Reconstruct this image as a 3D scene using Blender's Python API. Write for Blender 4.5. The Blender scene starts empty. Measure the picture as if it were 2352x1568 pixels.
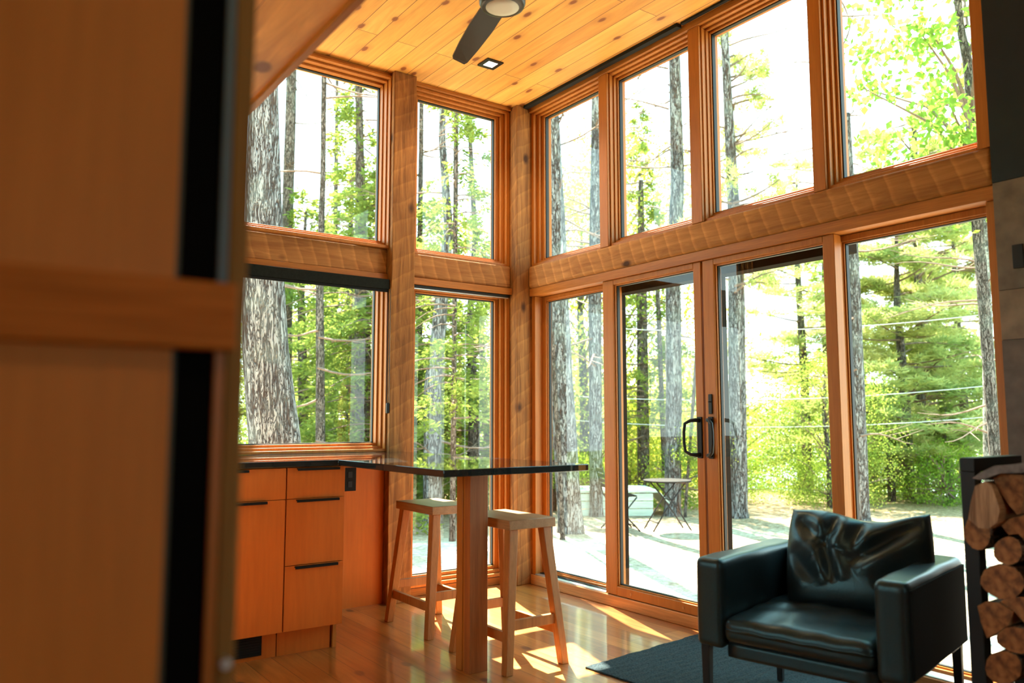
import bpy, bmesh, math, random
import numpy as np
from mathutils import Vector, Matrix
S = bpy.context.scene
COL = S.collection
PI = math.pi
R = math.radians

# ------------------------------------------------------------------ camera
YAW, PITCH, FPX, EYE = R(35.5), R(5.66), 1829.0, 1.15
cd = bpy.data.cameras.new('camera'); cam = bpy.data.objects.new('camera', cd); COL.objects.link(cam)
cd.sensor_width = 36.0; cd.lens = FPX / 2352 * 36.0
cam.location = (0, 0, EYE); cam.rotation_euler = (PI / 2 + PITCH, 0, -YAW)
cd.clip_start = 0.02; cd.clip_end = 400
cd.dof.use_dof = True; cd.dof.focus_distance = 5.0; cd.dof.aperture_fstop = 2.0
S.camera = cam
# ------------------------------------------------------------------ view, world, sun
S.view_settings.view_transform = 'Standard'; S.view_settings.look = 'None'
S.view_settings.gamma = 1.0; S.view_settings.use_curve_mapping = False
S.view_settings.exposure = 1.3
S.cycles.use_denoising = True
S.cycles.max_bounces = 10; S.cycles.diffuse_bounces = 6; S.cycles.glossy_bounces = 4
S.cycles.transmission_bounces = 6; S.cycles.transparent_max_bounces = 12
S.cycles.sample_clamp_indirect = 8.0
S.cycles.caustics_reflective = False; S.cycles.caustics_refractive = False
W = bpy.data.worlds.new('world'); S.world = W; W.use_nodes = True
wn = W.node_tree; wn.nodes.clear()
wo = wn.nodes.new('ShaderNodeOutputWorld'); wb = wn.nodes.new('ShaderNodeBackground')
wt = wn.nodes.new('ShaderNodeTexCoord'); wx = wn.nodes.new('ShaderNodeSeparateXYZ')
wr = wn.nodes.new('ShaderNodeValToRGB')
wr.color_ramp.elements[0].position = 0.0; wr.color_ramp.elements[0].color = (0.84, 1.0, 0.98, 1)
wr.color_ramp.elements[1].position = 0.75; wr.color_ramp.elements[1].color = (0.30, 0.70, 0.84, 1)
wn.links.new(wt.outputs['Generated'], wx.inputs[0]); wn.links.new(wx.outputs['Z'], wr.inputs[0])
wn.links.new(wr.outputs[0], wb.inputs['Color']); wb.inputs['Strength'].default_value = 2.6
wn.links.new(wb.outputs[0], wo.inputs['Surface'])
SUN_AZ, SUN_EL = R(18.5), R(57)
sl = bpy.data.lights.new('sun', 'SUN'); sl.energy = 22.0; sl.angle = R(0.6); sl.color = (1.0, 0.90, 0.74)
sun = bpy.data.objects.new('sun', sl); COL.objects.link(sun)
sdir = Vector((math.sin(SUN_AZ) * math.cos(SUN_EL), math.cos(SUN_AZ) * math.cos(SUN_EL), math.sin(SUN_EL)))
sun.rotation_euler = sdir.to_track_quat('Z', 'Y').to_euler(); sun.location = (8, 20, 30)

# ------------------------------------------------------------------ pixel -> point helpers (2352x1568 frame)
_F = np.array([math.sin(YAW) * math.cos(PITCH), math.cos(YAW) * math.cos(PITCH), math.sin(PITCH)])
_Rr = np.array([math.cos(YAW), -math.sin(YAW), 0.0]); _U = np.cross(_Rr, _F)
CAMP = np.array([0, 0, EYE])
def ray(px, py): return (px - 1176) / FPX * _Rr - (py - 784) / FPX * _U + _F
def at(px, py, d): return CAMP + d * ray(px, py)                       # point at forward distance d
def onx(px, py, x): r = ray(px, py); return CAMP + r * (x / r[0])
def ony(px, py, y): r = ray(px, py); return CAMP + r * (y / r[1])
def onz(px, py, z): r = ray(px, py); return CAMP + r * ((z - EYE) / r[2])

# ------------------------------------------------------------------ materials
def newmat(name):
    m = bpy.data.materials.new(name); m.use_nodes = True
    nt = m.node_tree; nt.nodes.clear()
    out = nt.nodes.new('ShaderNodeOutputMaterial')
    return m, nt, out
def N(nt, t, **kw):
    n = nt.nodes.new(t)
    for k, v in kw.items():
        if k in n.inputs: n.inputs[k].default_value = v
        else: setattr(n, k, v)
    return n
def ramp(nt, fac, stops):
    r = nt.nodes.new('ShaderNodeValToRGB'); e = r.color_ramp.elements
    while len(e) < len(stops): e.new(0.5)
    for i, (p, c) in enumerate(stops): e[i].position = p; e[i].color = (*c, 1) if len(c) == 3 else c
    nt.links.new(fac, r.inputs[0]); return r.outputs[0]
def coords(nt, scale=(1, 1, 1), rot=(0, 0, 0), src='Object'):
    tc = nt.nodes.new('ShaderNodeTexCoord'); mp = nt.nodes.new('ShaderNodeMapping')
    mp.inputs['Scale'].default_value = scale; mp.inputs['Rotation'].default_value = rot
    nt.links.new(tc.outputs[src], mp.inputs[0]); return mp.outputs[0]
def mix(nt, a, b, f, mode='MIX'):
    m = nt.nodes.new('ShaderNodeMix'); m.data_type = 'RGBA'; m.blend_type = mode
    for s, v in ((0, f), (6, a), (7, b)):
        if hasattr(v, 'is_output'): nt.links.new(v, m.inputs[s])
        else: m.inputs[s].default_value = v if s == 0 else (*v, 1)
    return m.outputs[2]
def bsdf(nt, out, color, rough=0.5, bump=None, bstr=0.3, bdist=0.01, metal=0.0, spec=0.5, coat=0.0, sheen=0.0):
    p = nt.nodes.new('ShaderNodeBsdfPrincipled')
    if hasattr(color, 'is_output'): nt.links.new(color, p.inputs['Base Color'])
    else: p.inputs['Base Color'].default_value = (*color, 1)
    if hasattr(rough, 'is_output'): nt.links.new(rough, p.inputs['Roughness'])
    else: p.inputs['Roughness'].default_value = rough
    p.inputs['Metallic'].default_value = metal; p.inputs['Specular IOR Level'].default_value = spec
    p.inputs['Coat Weight'].default_value = coat; p.inputs['Coat Roughness'].default_value = 0.09; p.inputs['Sheen Weight'].default_value = sheen
    if bump is not None:
        b = nt.nodes.new('ShaderNodeBump'); b.inputs['Strength'].default_value = bstr; b.inputs['Distance'].default_value = bdist
        nt.links.new(bump, b.inputs['Height']); nt.links.new(b.outputs[0], p.inputs['Normal'])
    nt.links.new(p.outputs[0], out.inputs[0]); return p
def stretch(axis, along, across):
    s = [across] * 3; s['xyz'.index(axis)] = along; return tuple(s)
def wood(name, c1, c2, axis='z', rough=0.4, along=1.2, across=22, fine=0.25, spec=0.4, coat=0.0):
    m, nt, out = newmat(name)
    n1 = N(nt, 'ShaderNodeTexNoise', Scale=1.0, Detail=6.0, Roughness=0.6, Distortion=0.6)
    nt.links.new(coords(nt, stretch(axis, along, across)), n1.inputs['Vector'])
    c = ramp(nt, n1.outputs[0], [(0.3, c1), (0.72, c2)])
    n2 = N(nt, 'ShaderNodeTexNoise', Scale=1.0, Detail=3.0)
    nt.links.new(coords(nt, stretch(axis, along * 6, across * 12)), n2.inputs['Vector'])
    g = ramp(nt, n2.outputs[0], [(0.35, (1 - fine,) * 3), (0.65, (1, 1, 1))])
    c = mix(nt, c, g, 1.0, 'MULTIPLY')
    bsdf(nt, out, c, rough, n2.outputs[0], 0.12, 0.002, spec=spec, coat=coat)
    return m
def planks(name, c1, c2, knotc, width=0.14, length=2.4, gap=0.004, rough=0.45, knots=3.2, gapc=(0.25, 0.1, 0.03), coat=0.0, ksize=0.11, grain=0.28):
    """boards running along Y, laid side by side along X"""
    m, nt, out = newmat(name)
    br = nt.nodes.new('ShaderNodeTexBrick')
    br.offset = 0.37; br.offset_frequency = 2; br.squash = 1.0
    br.inputs['Scale'].default_value = 1.0; br.inputs['Mortar Size'].default_value = gap
    br.inputs['Mortar Smooth'].default_value = 0.1; br.inputs['Bias'].default_value = 0.0
    br.inputs['Brick Width'].default_value = length; br.inputs['Row Height'].default_value = width
    br.inputs['Color1'].default_value = (0, 0, 0, 1); br.inputs['Color2'].default_value = (1, 1, 1, 1)
    br.inputs['Mortar'].default_value = (0.5, 0.5, 0.5, 1)
    nt.links.new(coords(nt, (1, 1, 1), (0, 0, PI / 2)), br.inputs['Vector'])
    tone = ramp(nt, br.outputs['Color'], [(0.0, c1), (1.0, c2)])
    n1 = N(nt, 'ShaderNodeTexNoise', Scale=1.0, Detail=5.0, Roughness=0.6, Distortion=1.2)
    sp = coords(nt, (16, 1.3, 16))
    add = nt.nodes.new('ShaderNodeVectorMath'); add.operation = 'ADD'
    nt.links.new(sp, add.inputs[0]); nt.links.new(br.outputs['Color'], add.inputs[1])
    sc = nt.nodes.new('ShaderNodeVectorMath'); sc.operation = 'SCALE'; sc.inputs['Scale'].default_value = 1.0
    nt.links.new(add.outputs[0], n1.inputs['Vector'])
    g = ramp(nt, n1.outputs[0], [(0.32, (1 - grain, 1 - grain * 1.25, 1 - grain * 1.5)), (0.62, (1, 1, 1))])
    c = mix(nt, tone, g, 1.0, 'MULTIPLY')
    vo = N(nt, 'ShaderNodeTexVoronoi', Scale=1.0, Randomness=1.0); vo.voronoi_dimensions = '2D'
    ns = N(nt, 'ShaderNodeTexNoise', Scale=6.0, Detail=2.0)
    cc = coords(nt, (knots * 1.15, knots * 0.6, 0.0))
    nt.links.new(coords(nt), ns.inputs['Vector'])
    dm = mix(nt, cc, ns.outputs['Color'], 0.10, 'ADD')
    nt.links.new(dm, vo.inputs['Vector'])
    k1 = ramp(nt, vo.outputs['Distance'], [(ksize * 0.55, (1, 1, 1)), (ksize, (0.25, 0.25, 0.25)), (ksize * 2.6, (0, 0, 0))])
    c = mix(nt, c, knotc, k1)
    mo = ramp(nt, br.outputs['Fac'], [(0.0, (0, 0, 0)), (0.6, (1, 1, 1))])
    c = mix(nt, c, gapc, mo)
    inv = nt.nodes.new('ShaderNodeMath'); inv.operation = 'SUBTRACT'; inv.inputs[0].default_value = 1.0
    nt.links.new(br.outputs['Fac'], inv.inputs[1])
    bsdf(nt, out, c, rough, inv.outputs[0], 0.5, 0.004, coat=coat)
    return m
def rough_sawn(name, c1, c2, axis='z', ang=0.6, bands=9.0, hi=1.25):
    """old timber with circular saw marks across the grain"""
    m, nt, out = newmat(name)
    n1 = N(nt, 'ShaderNodeTexNoise', Scale=1.0, Detail=7.0, Roughness=0.65, Distortion=0.8)
    nt.links.new(coords(nt, stretch(axis, 2.2, 26)), n1.inputs['Vector'])
    c = ramp(nt, n1.outputs[0], [(0.28, c1), (0.7, c2)])
    wv = N(nt, 'ShaderNodeTexWave', Scale=bands, Distortion=2.2, Detail=4.0, wave_profile='SAW')
    wv.inputs['Detail Scale'].default_value = 0.9; wv.inputs['Detail Roughness'].default_value = 0.6
    wv.bands_direction = axis.upper()
    rot = (0, ang, 0) if axis == 'x' else ((ang, ang * 0.5, 0) if axis == 'z' else (ang, 0, 0))
    nt.links.new(coords(nt, (1, 1, 1), rot), wv.inputs['Vector'])
    w = ramp(nt, wv.outputs['Fac'], [(0.0, (0.80, 0.76, 0.72)), (0.7, (0.92, 0.90, 0.88)), (0.9, (hi, hi, hi * .96)), (1.0, (0.7, 0.66, 0.62))])
    c = mix(nt, c, w, 0.75, 'MULTIPLY')
    vo = N(nt, 'ShaderNodeTexVoronoi', Scale=1.0)
    nt.links.new(coords(nt, stretch(axis, 3.0, 5.0)), vo.inputs['Vector'])
    k = ramp(nt, vo.outputs['Distance'], [(0.07, (1, 1, 1)), (0.16, (0, 0, 0))])
    c = mix(nt, c, (0.06, 0.022, 0.008), k)
    ad = nt.nodes.new('ShaderNodeMath'); ad.operation = 'ADD'
    nt.links.new(wv.outputs['Fac'], ad.inputs[0]); nt.links.new(n1.outputs[0], ad.inputs[1])
    bsdf(nt, out, c, 0.75, ad.outputs[0], 0.7, 0.006, spec=0.25)
    return m
def plain(name, col, rough=0.5, metal=0.0, spec=0.5, noise=0.0, nscale=60, coat=0.0):
    m, nt, out = newmat(name)
    n1 = N(nt, 'ShaderNodeTexNoise', Scale=nscale, Detail=4.0)
    nt.links.new(coords(nt), n1.inputs['Vector'])
    c = ramp(nt, n1.outputs[0], [(0.3, tuple(v * (1 - noise) for v in col)), (0.7, tuple(min(1, v * (1 + noise)) for v in col))])
    bsdf(nt, out, c, rough, n1.outputs[0], min(1, noise * 1.2), 0.002, metal=metal, spec=spec, coat=coat)
    return m
def glass_mat(name):
    m, nt, out = newmat(name)
    tr = N(nt, 'ShaderNodeBsdfTransparent'); tr.inputs[0].default_value = (0.95, 0.985, 0.97, 1)
    gl = N(nt, 'ShaderNodeBsdfGlossy'); gl.inputs['Roughness'].default_value = 0.0
    fr = N(nt, 'ShaderNodeFresnel'); fr.inputs['IOR'].default_value = 1.5
    mx = nt.nodes.new('ShaderNodeMixShader')
    nt.links.new(fr.outputs[0], mx.inputs[0]); nt.links.new(tr.outputs[0], mx.inputs[1]); nt.links.new(gl.outputs[0], mx.inputs[2])
    nt.links.new(mx.outputs[0], out.inputs[0]); return m
def tint(m_, col):
    for n_ in m_.node_tree.nodes:
        if n_.type == 'BSDF_PRINCIPLED': n_.inputs['Specular Tint'].default_value = (*col, 1)
def leaf_mat(name, cols, trans, mixf=0.5, scale=0.9):
    m, nt, out = newmat(name)
    n1 = N(nt, 'ShaderNodeTexNoise', Scale=scale, Detail=3.0)
    nt.links.new(coords(nt), n1.inputs['Vector'])
    n2 = N(nt, 'ShaderNodeTexNoise', Scale=14.0, Detail=1.0)
    nt.links.new(coords(nt), n2.inputs['Vector'])
    c = ramp(nt, n1.outputs[0], [(0.32, cols[0]), (0.5, cols[1]), (0.68, cols[2])])
    v = ramp(nt, n2.outputs[0], [(0.3, (0.6, 0.6, 0.6)), (0.7, (1.1, 1.1, 1.1))])
    c = mix(nt, c, v, 1.0, 'MULTIPLY')
    t = mix(nt, c, trans, 0.6)
    d = N(nt, 'ShaderNodeBsdfDiffuse'); nt.links.new(c, d.inputs[0])
    tl = N(nt, 'ShaderNodeBsdfTranslucent'); nt.links.new(t, tl.inputs[0])
    mx = nt.nodes.new('ShaderNodeMixShader'); mx.inputs[0].default_value = mixf
    nt.links.new(d.outputs[0], mx.inputs[1]); nt.links.new(tl.outputs[0], mx.inputs[2])
    nt.links.new(mx.outputs[0], out.inputs[0]); return m
def bark_mat(name, dark, light, lichen=(0.35, 0.42, 0.38), vs=9.0, hs=34.0, lich=0.35, dist=0.02):
    m, nt, out = newmat(name)
    def ridge(sc, dist_):
        nn = N(nt, 'ShaderNodeTexNoise', Scale=1.0, Detail=3.0, Roughness=0.55, Distortion=dist_)
        nt.links.new(coords(nt, sc), nn.inputs['Vector'])
        sb = nt.nodes.new('ShaderNodeMath'); sb.operation = 'SUBTRACT'; sb.inputs[1].default_value = 0.5
        ab = nt.nodes.new('ShaderNodeMath'); ab.operation = 'ABSOLUTE'
        nt.links.new(nn.outputs[0], sb.inputs[0]); nt.links.new(sb.outputs[0], ab.inputs[0]); return ab.outputs[0]
    ra = ridge((hs, hs, vs), 0.5); rb_ = ridge((hs * 1.7, hs * 1.7, vs * 2.6), 1.2)
    mn = nt.nodes.new('ShaderNodeMath'); mn.operation = 'MINIMUM'
    nt.links.new(ra, mn.inputs[0]); nt.links.new(rb_, mn.inputs[1])
    n1 = N(nt, 'ShaderNodeTexNoise', Scale=1.0, Detail=8.0, Roughness=0.7)
    nt.links.new(coords(nt, (30, 30, 12)), n1.inputs['Vector'])
    plate = ramp(nt, n1.outputs[0], [(0.3, tuple(x * 0.68 for x in light)), (0.68, light)])
    e = ramp(nt, mn.outputs[0], [(0.006, (0, 0, 0)), (0.05, (1, 1, 1))])
    c = mix(nt, dark, plate, e)
    n2 = N(nt, 'ShaderNodeTexNoise', Scale=2.2, Detail=6.0, Roughness=0.7)
    nt.links.new(coords(nt), n2.inputs['Vector'])
    lf = ramp(nt, n2.outputs[0], [(0.50, (0, 0, 0)), (0.66, (lich, lich, lich))])
    c = mix(nt, c, lichen, lf)
    ad = nt.nodes.new('ShaderNodeMath'); ad.operation = 'MULTIPLY_ADD'; ad.inputs[1].default_value = 0.35
    nt.links.new(n1.outputs[0], ad.inputs[0]); nt.links.new(e, ad.inputs[2])
    bsdf(nt, out, c, 0.9, ad.outputs[0], 1.0, dist, spec=0.15)
    return m

M = {}
M['ceiling'] = planks('pine_ceiling', (0.78, 0.38, 0.075), (0.95, 0.53, 0.125), (0.26, 0.075, 0.016), width=0.135, length=3.1, gap=0.0022, rough=0.55, knots=3.6, ksize=0.085, grain=0.22)
M['floor'] = planks('pine_floor', (0.38, 0.13, 0.022), (0.62, 0.27, 0.062), (0.10, 0.035, 0.015), width=0.125, length=2.3, gap=0.0016, rough=0.34, knots=2.4, ksize=0.07, gapc=(0.14, 0.05, 0.015), coat=1.0, grain=0.35)
M['soffit'] = planks('loft_boards', (0.88, 0.42, 0.10), (0.92, 0.47, 0.12), (0.20, 0.06, 0.015), width=0.30, length=4.0, gap=0.001, rough=0.55, knots=1.8, ksize=0.06)
M['fir'] = wood('fir_trim_upright', (0.40, 0.140, 0.025), (0.50, 0.19, 0.036), 'z', 0.42, fine=.15, spec=0.25)
M['fir_x'] = wood('fir_trim_lengthwise', (0.35, 0.12, 0.021), (0.53, 0.205, 0.040), 'x', 0.42, spec=0.25)
M['fir_y'] = wood('fir_trim_crosswise', (0.35, 0.12, 0.021), (0.53, 0.205, 0.040), 'y', 0.42, spec=0.25)
M['base_y'] = wood('base_board_wood', (0.50, 0.20, 0.05), (0.68, 0.32, 0.10), 'y', 0.5)
M['rough_z'] = rough_sawn('rough_timber_upright', (0.14, 0.050, 0.012), (0.44, 0.20, 0.055), 'z', 0.7, 3.6, hi=1.1)
M['rough_x'] = rough_sawn('rough_timber_long', (0.26, 0.10, 0.028), (0.52, 0.25, 0.08), 'x', 0.30, 3.4)
M['rough_y'] = rough_sawn('rough_timber_cross', (0.28, 0.11, 0.03), (0.56, 0.28, 0.09), 'y', 0.35, 3.4)
M['cabinet'] = wood('orange_veneer', (0.58, 0.150, 0.018), (0.66, 0.185, 0.026), 'z', 0.5, 0.8, 5, 0.08, spec=0.2)
M['birch'] = wood('birch_panel', (0.56, 0.200, 0.026), (0.66, 0.245, 0.038), 'z', 0.6, 0.8, 6, 0.08)
M['stool'] = wood('oiled_oak', (0.38, 0.135, 0.030), (0.55, 0.22, 0.055), 'z', 0.45, 1.5, 24, 0.2)
M['seatwood'] = wood('oak_seat', (0.30, 0.14, 0.055), (0.46, 0.24, 0.10), 'y', 0.35, 1.5, 16, 0.2)
M['post2'] = wood('fir_post', (0.32, 0.10, 0.025), (0.48, 0.17, 0.045), 'z', 0.4)
M['black'] = plain('black_metal', (0.009, 0.010, 0.010), 0.5, spec=0.3)
M['blackm'] = plain('matt_black', (0.012, 0.012, 0.011), 0.7, spec=0.15)
M['bronze'] = plain('dark_bronze', (0.03, 0.022, 0.016), 0.35, metal=0.6)
M['blind'] = plain('blind_cloth', (0.012, 0.015, 0.013), 0.85, noise=0.2, spec=0.1)
M['clad'] = plain('dark_cladding', (0.014, 0.012, 0.009), 0.95, spec=0.05)
M['alu'] = plain('aluminium', (0.65, 0.68, 0.68), 0.35, metal=0.9)
M['counter'] = plain('polished_black_stone', (0.018, 0.022, 0.022), 0.02, spec=0.9, noise=0.0, nscale=200)
M['leather'] = plain('black_leather', (0.011, 0.018, 0.021), 0.34, spec=0.55, noise=0.2, nscale=160)
tint(M['leather'], (0.50, 0.86, 0.92)); tint(M['counter'], (0.72, 0.95, 0.98))  # cool teal of the highlights is put into the specular colour
M['shadepanel'] = plain('matt_shade_black', (0.010, 0.012, 0.012), 0.9, spec=0.06)  # dull black for the sheet added to the armchair's side as shade
M['rug'] = plain('grey_wool', (0.030, 0.046, 0.052), 0.95, noise=0.55, nscale=170, spec=0.1)
M['plaster'] = plain('tan_tile', (0.16, 0.135, 0.10), 0.8, noise=0.25, nscale=14)
M['plaster2'] = plain('tan_tile_light', (0.22, 0.17, 0.115), 0.8, noise=0.25, nscale=14)
M['plaster3'] = plain('tan_tile_dark', (0.12, 0.10, 0.08), 0.8, noise=0.25, nscale=14)
M['steel'] = plain('blue_black_steel', (0.012, 0.022, 0.027), 0.6, metal=0.1, spec=0.3, noise=0.15, nscale=5)
M['wallwood'] = wood('wall_boards', (0.45, 0.20, 0.06), (0.60, 0.30, 0.10), 'z', 0.6, 0.8, 7, 0.1)
M['glass'] = glass_mat('window_glass')
M['lens'] = plain('frosted_lens', (0.62, 0.60, 0.50), 0.5)
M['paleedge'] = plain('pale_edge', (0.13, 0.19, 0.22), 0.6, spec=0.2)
M['void'] = plain('deep_black', (0.004, 0.004, 0.004), 0.9, spec=0.03)
M['bark'] = bark_mat('pine_bark', (0.05, 0.035, 0.03), (0.30, 0.31, 0.31), vs=2.3, hs=20.0, dist=0.035)
M['bark2'] = bark_mat('dark_bark', (0.03, 0.022, 0.016), (0.22, 0.19, 0.165), vs=5, hs=30, lichen=(0.22, 0.27, 0.22))
M['bark3'] = bark_mat('lichen_bark', (0.05, 0.05, 0.045), (0.30, 0.31, 0.27), vs=6, hs=18, lichen=(0.62, 0.68, 0.60), lich=0.9)
M['twig'] = plain('dead_branch', (0.16, 0.11, 0.08), 0.9, noise=0.3)
M['spruce'] = leaf_mat('spruce_needles', ((0.06, 0.11, 0.03), (0.15, 0.22, 0.05), (0.28, 0.34, 0.08)), (0.38, 0.46, 0.08), 0.42)
M['pine'] = leaf_mat('pine_needles', ((0.16, 0.26, 0.07), (0.42, 0.48, 0.16), (0.80, 0.78, 0.38)), (0.62, 0.66, 0.22), 0.40, 0.6)  # cream end of the ramp paints sunlit boughs into the needles
M['leaf'] = leaf_mat('green_leaves', ((0.07, 0.15, 0.03), (0.22, 0.33, 0.06), (0.56, 0.56, 0.13)), (0.50, 0.58, 0.09), 0.42, 0.5)
M['oak'] = leaf_mat('oak_leaves', ((0.10, 0.22, 0.04), (0.18, 0.33, 0.06), (0.48, 0.46, 0.08)), (0.40, 0.58, 0.08), 0.5, 0.7)
M['maple'] = leaf_mat('yellowing_leaves', ((0.12, 0.20, 0.03), (0.40, 0.44, 0.07), (0.78, 0.66, 0.12)), (0.70, 0.66, 0.09), 0.45, 0.6)
M['shrub'] = leaf_mat('shrub_leaves', ((0.04, 0.12, 0.02), (0.12, 0.26, 0.03), (0.36, 0.46, 0.06)), (0.40, 0.55, 0.06), 0.5, 1.4)
M['deckwood'] = wood('weathered_boards', (0.42, 0.50, 0.42), (0.62, 0.70, 0.60), 'x', 0.8)
M['wire'] = plain('wire_grey', (0.5, 0.52, 0.52), 0.5)

def ground_mat():
    m, nt, out = newmat('sandy_ground')
    n1 = N(nt, 'ShaderNodeTexNoise', Scale=0.5, Detail=6.0, Roughness=0.65)
    nt.links.new(coords(nt), n1.inputs['Vector'])
    n2 = N(nt, 'ShaderNodeTexNoise', Scale=16.0, Detail=6.0, Roughness=0.75)
    nt.links.new(coords(nt), n2.inputs['Vector'])
    sand = ramp(nt, n2.outputs[0], [(0.3, (0.34, 0.27, 0.20)), (0.5, (0.62, 0.54, 0.44)), (0.72, (0.85, 0.82, 0.76))])
    litter = ramp(nt, n2.outputs[0], [(0.35, (0.10, 0.07, 0.045)), (0.5, (0.30, 0.20, 0.11)), (0.7, (0.62, 0.50, 0.34))])
    f = ramp(nt, n1.outputs[0], [(0.42, (0, 0, 0)), (0.58, (0.75, 0.75, 0.75))])
    # leaf litter takes over away from the house
    tc = nt.nodes.new('ShaderNodeTexCoord'); ln = nt.nodes.new('ShaderNodeVectorMath'); ln.operation = 'LENGTH'
    nt.links.new(tc.outputs['Object'], ln.inputs[0])
    far = ramp(nt, ln.outputs['Value'], [(0.0, (0, 0, 0)), (1.0, (1, 1, 1))])
    mr = nt.nodes.new('ShaderNodeMapRange'); mr.inputs[1].default_value = 9.0; mr.inputs[2].default_value = 13.0
    nt.links.new(ln.outputs['Value'], mr.inputs[0])
    c = mix(nt, sand, litter, f); c = mix(nt, c, litter, mr.outputs[0])
    mr2 = nt.nodes.new('ShaderNodeMapRange'); mr2.inputs[1].default_value = 14.0; mr2.inputs[2].default_value = 22.0
    nt.links.new(ln.outputs['Value'], mr2.inputs[0])
    moss = ramp(nt, n2.outputs[0], [(0.35, (0.06, 0.10, 0.02)), (0.65, (0.26, 0.34, 0.07))])
    c = mix(nt, c, moss, mr2.outputs[0])
    bsdf(nt, out, c, 0.95, n2.outputs[0], 0.8, 0.03, spec=0.1)
    return m
M['ground'] = ground_mat()
m, nt, out = newmat('lake_water'); bsdf(nt, out, (0.30, 0.42, 0.48), 0.08, spec=0.8); M['water'] = m
m, nt, out = newmat('lit_diffuser')
em = N(nt, 'ShaderNodeEmission'); em.inputs[0].default_value = (1, 0.93, 0.82, 1); em.inputs[1].default_value = 6.0
nt.links.new(em.outputs[0], out.inputs[0]); M['lit'] = m
m, nt, out = newmat('log_end')
wv = N(nt, 'ShaderNodeTexNoise', Scale=40.0, Detail=5.0); nt.links.new(coords(nt, (0.1, 1, 1)), wv.inputs['Vector'])
bsdf(nt, out, ramp(nt, wv.outputs[0], [(0.35, (0.13, 0.05, 0.018)), (0.6, (0.34, 0.15, 0.05)), (0.75, (0.42, 0.20, 0.075))]), 0.85, wv.outputs[0], 0.3, 0.003); M['logend'] = m
M['slab'] = plain('grey_bark_slab', (0.16, 0.15, 0.14), 0.9, noise=0.5, nscale=30)
M['logbark'] = bark_mat('log_bark', (0.03, 0.018, 0.012), (0.24, 0.17, 0.12), vs=26, hs=26, lich=0.2, dist=0.006)
M['split'] = wood('split_wood', (0.34, 0.15, 0.06), (0.58, 0.33, 0.15), 'x', 0.75, 3, 40, 0.4)

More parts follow.
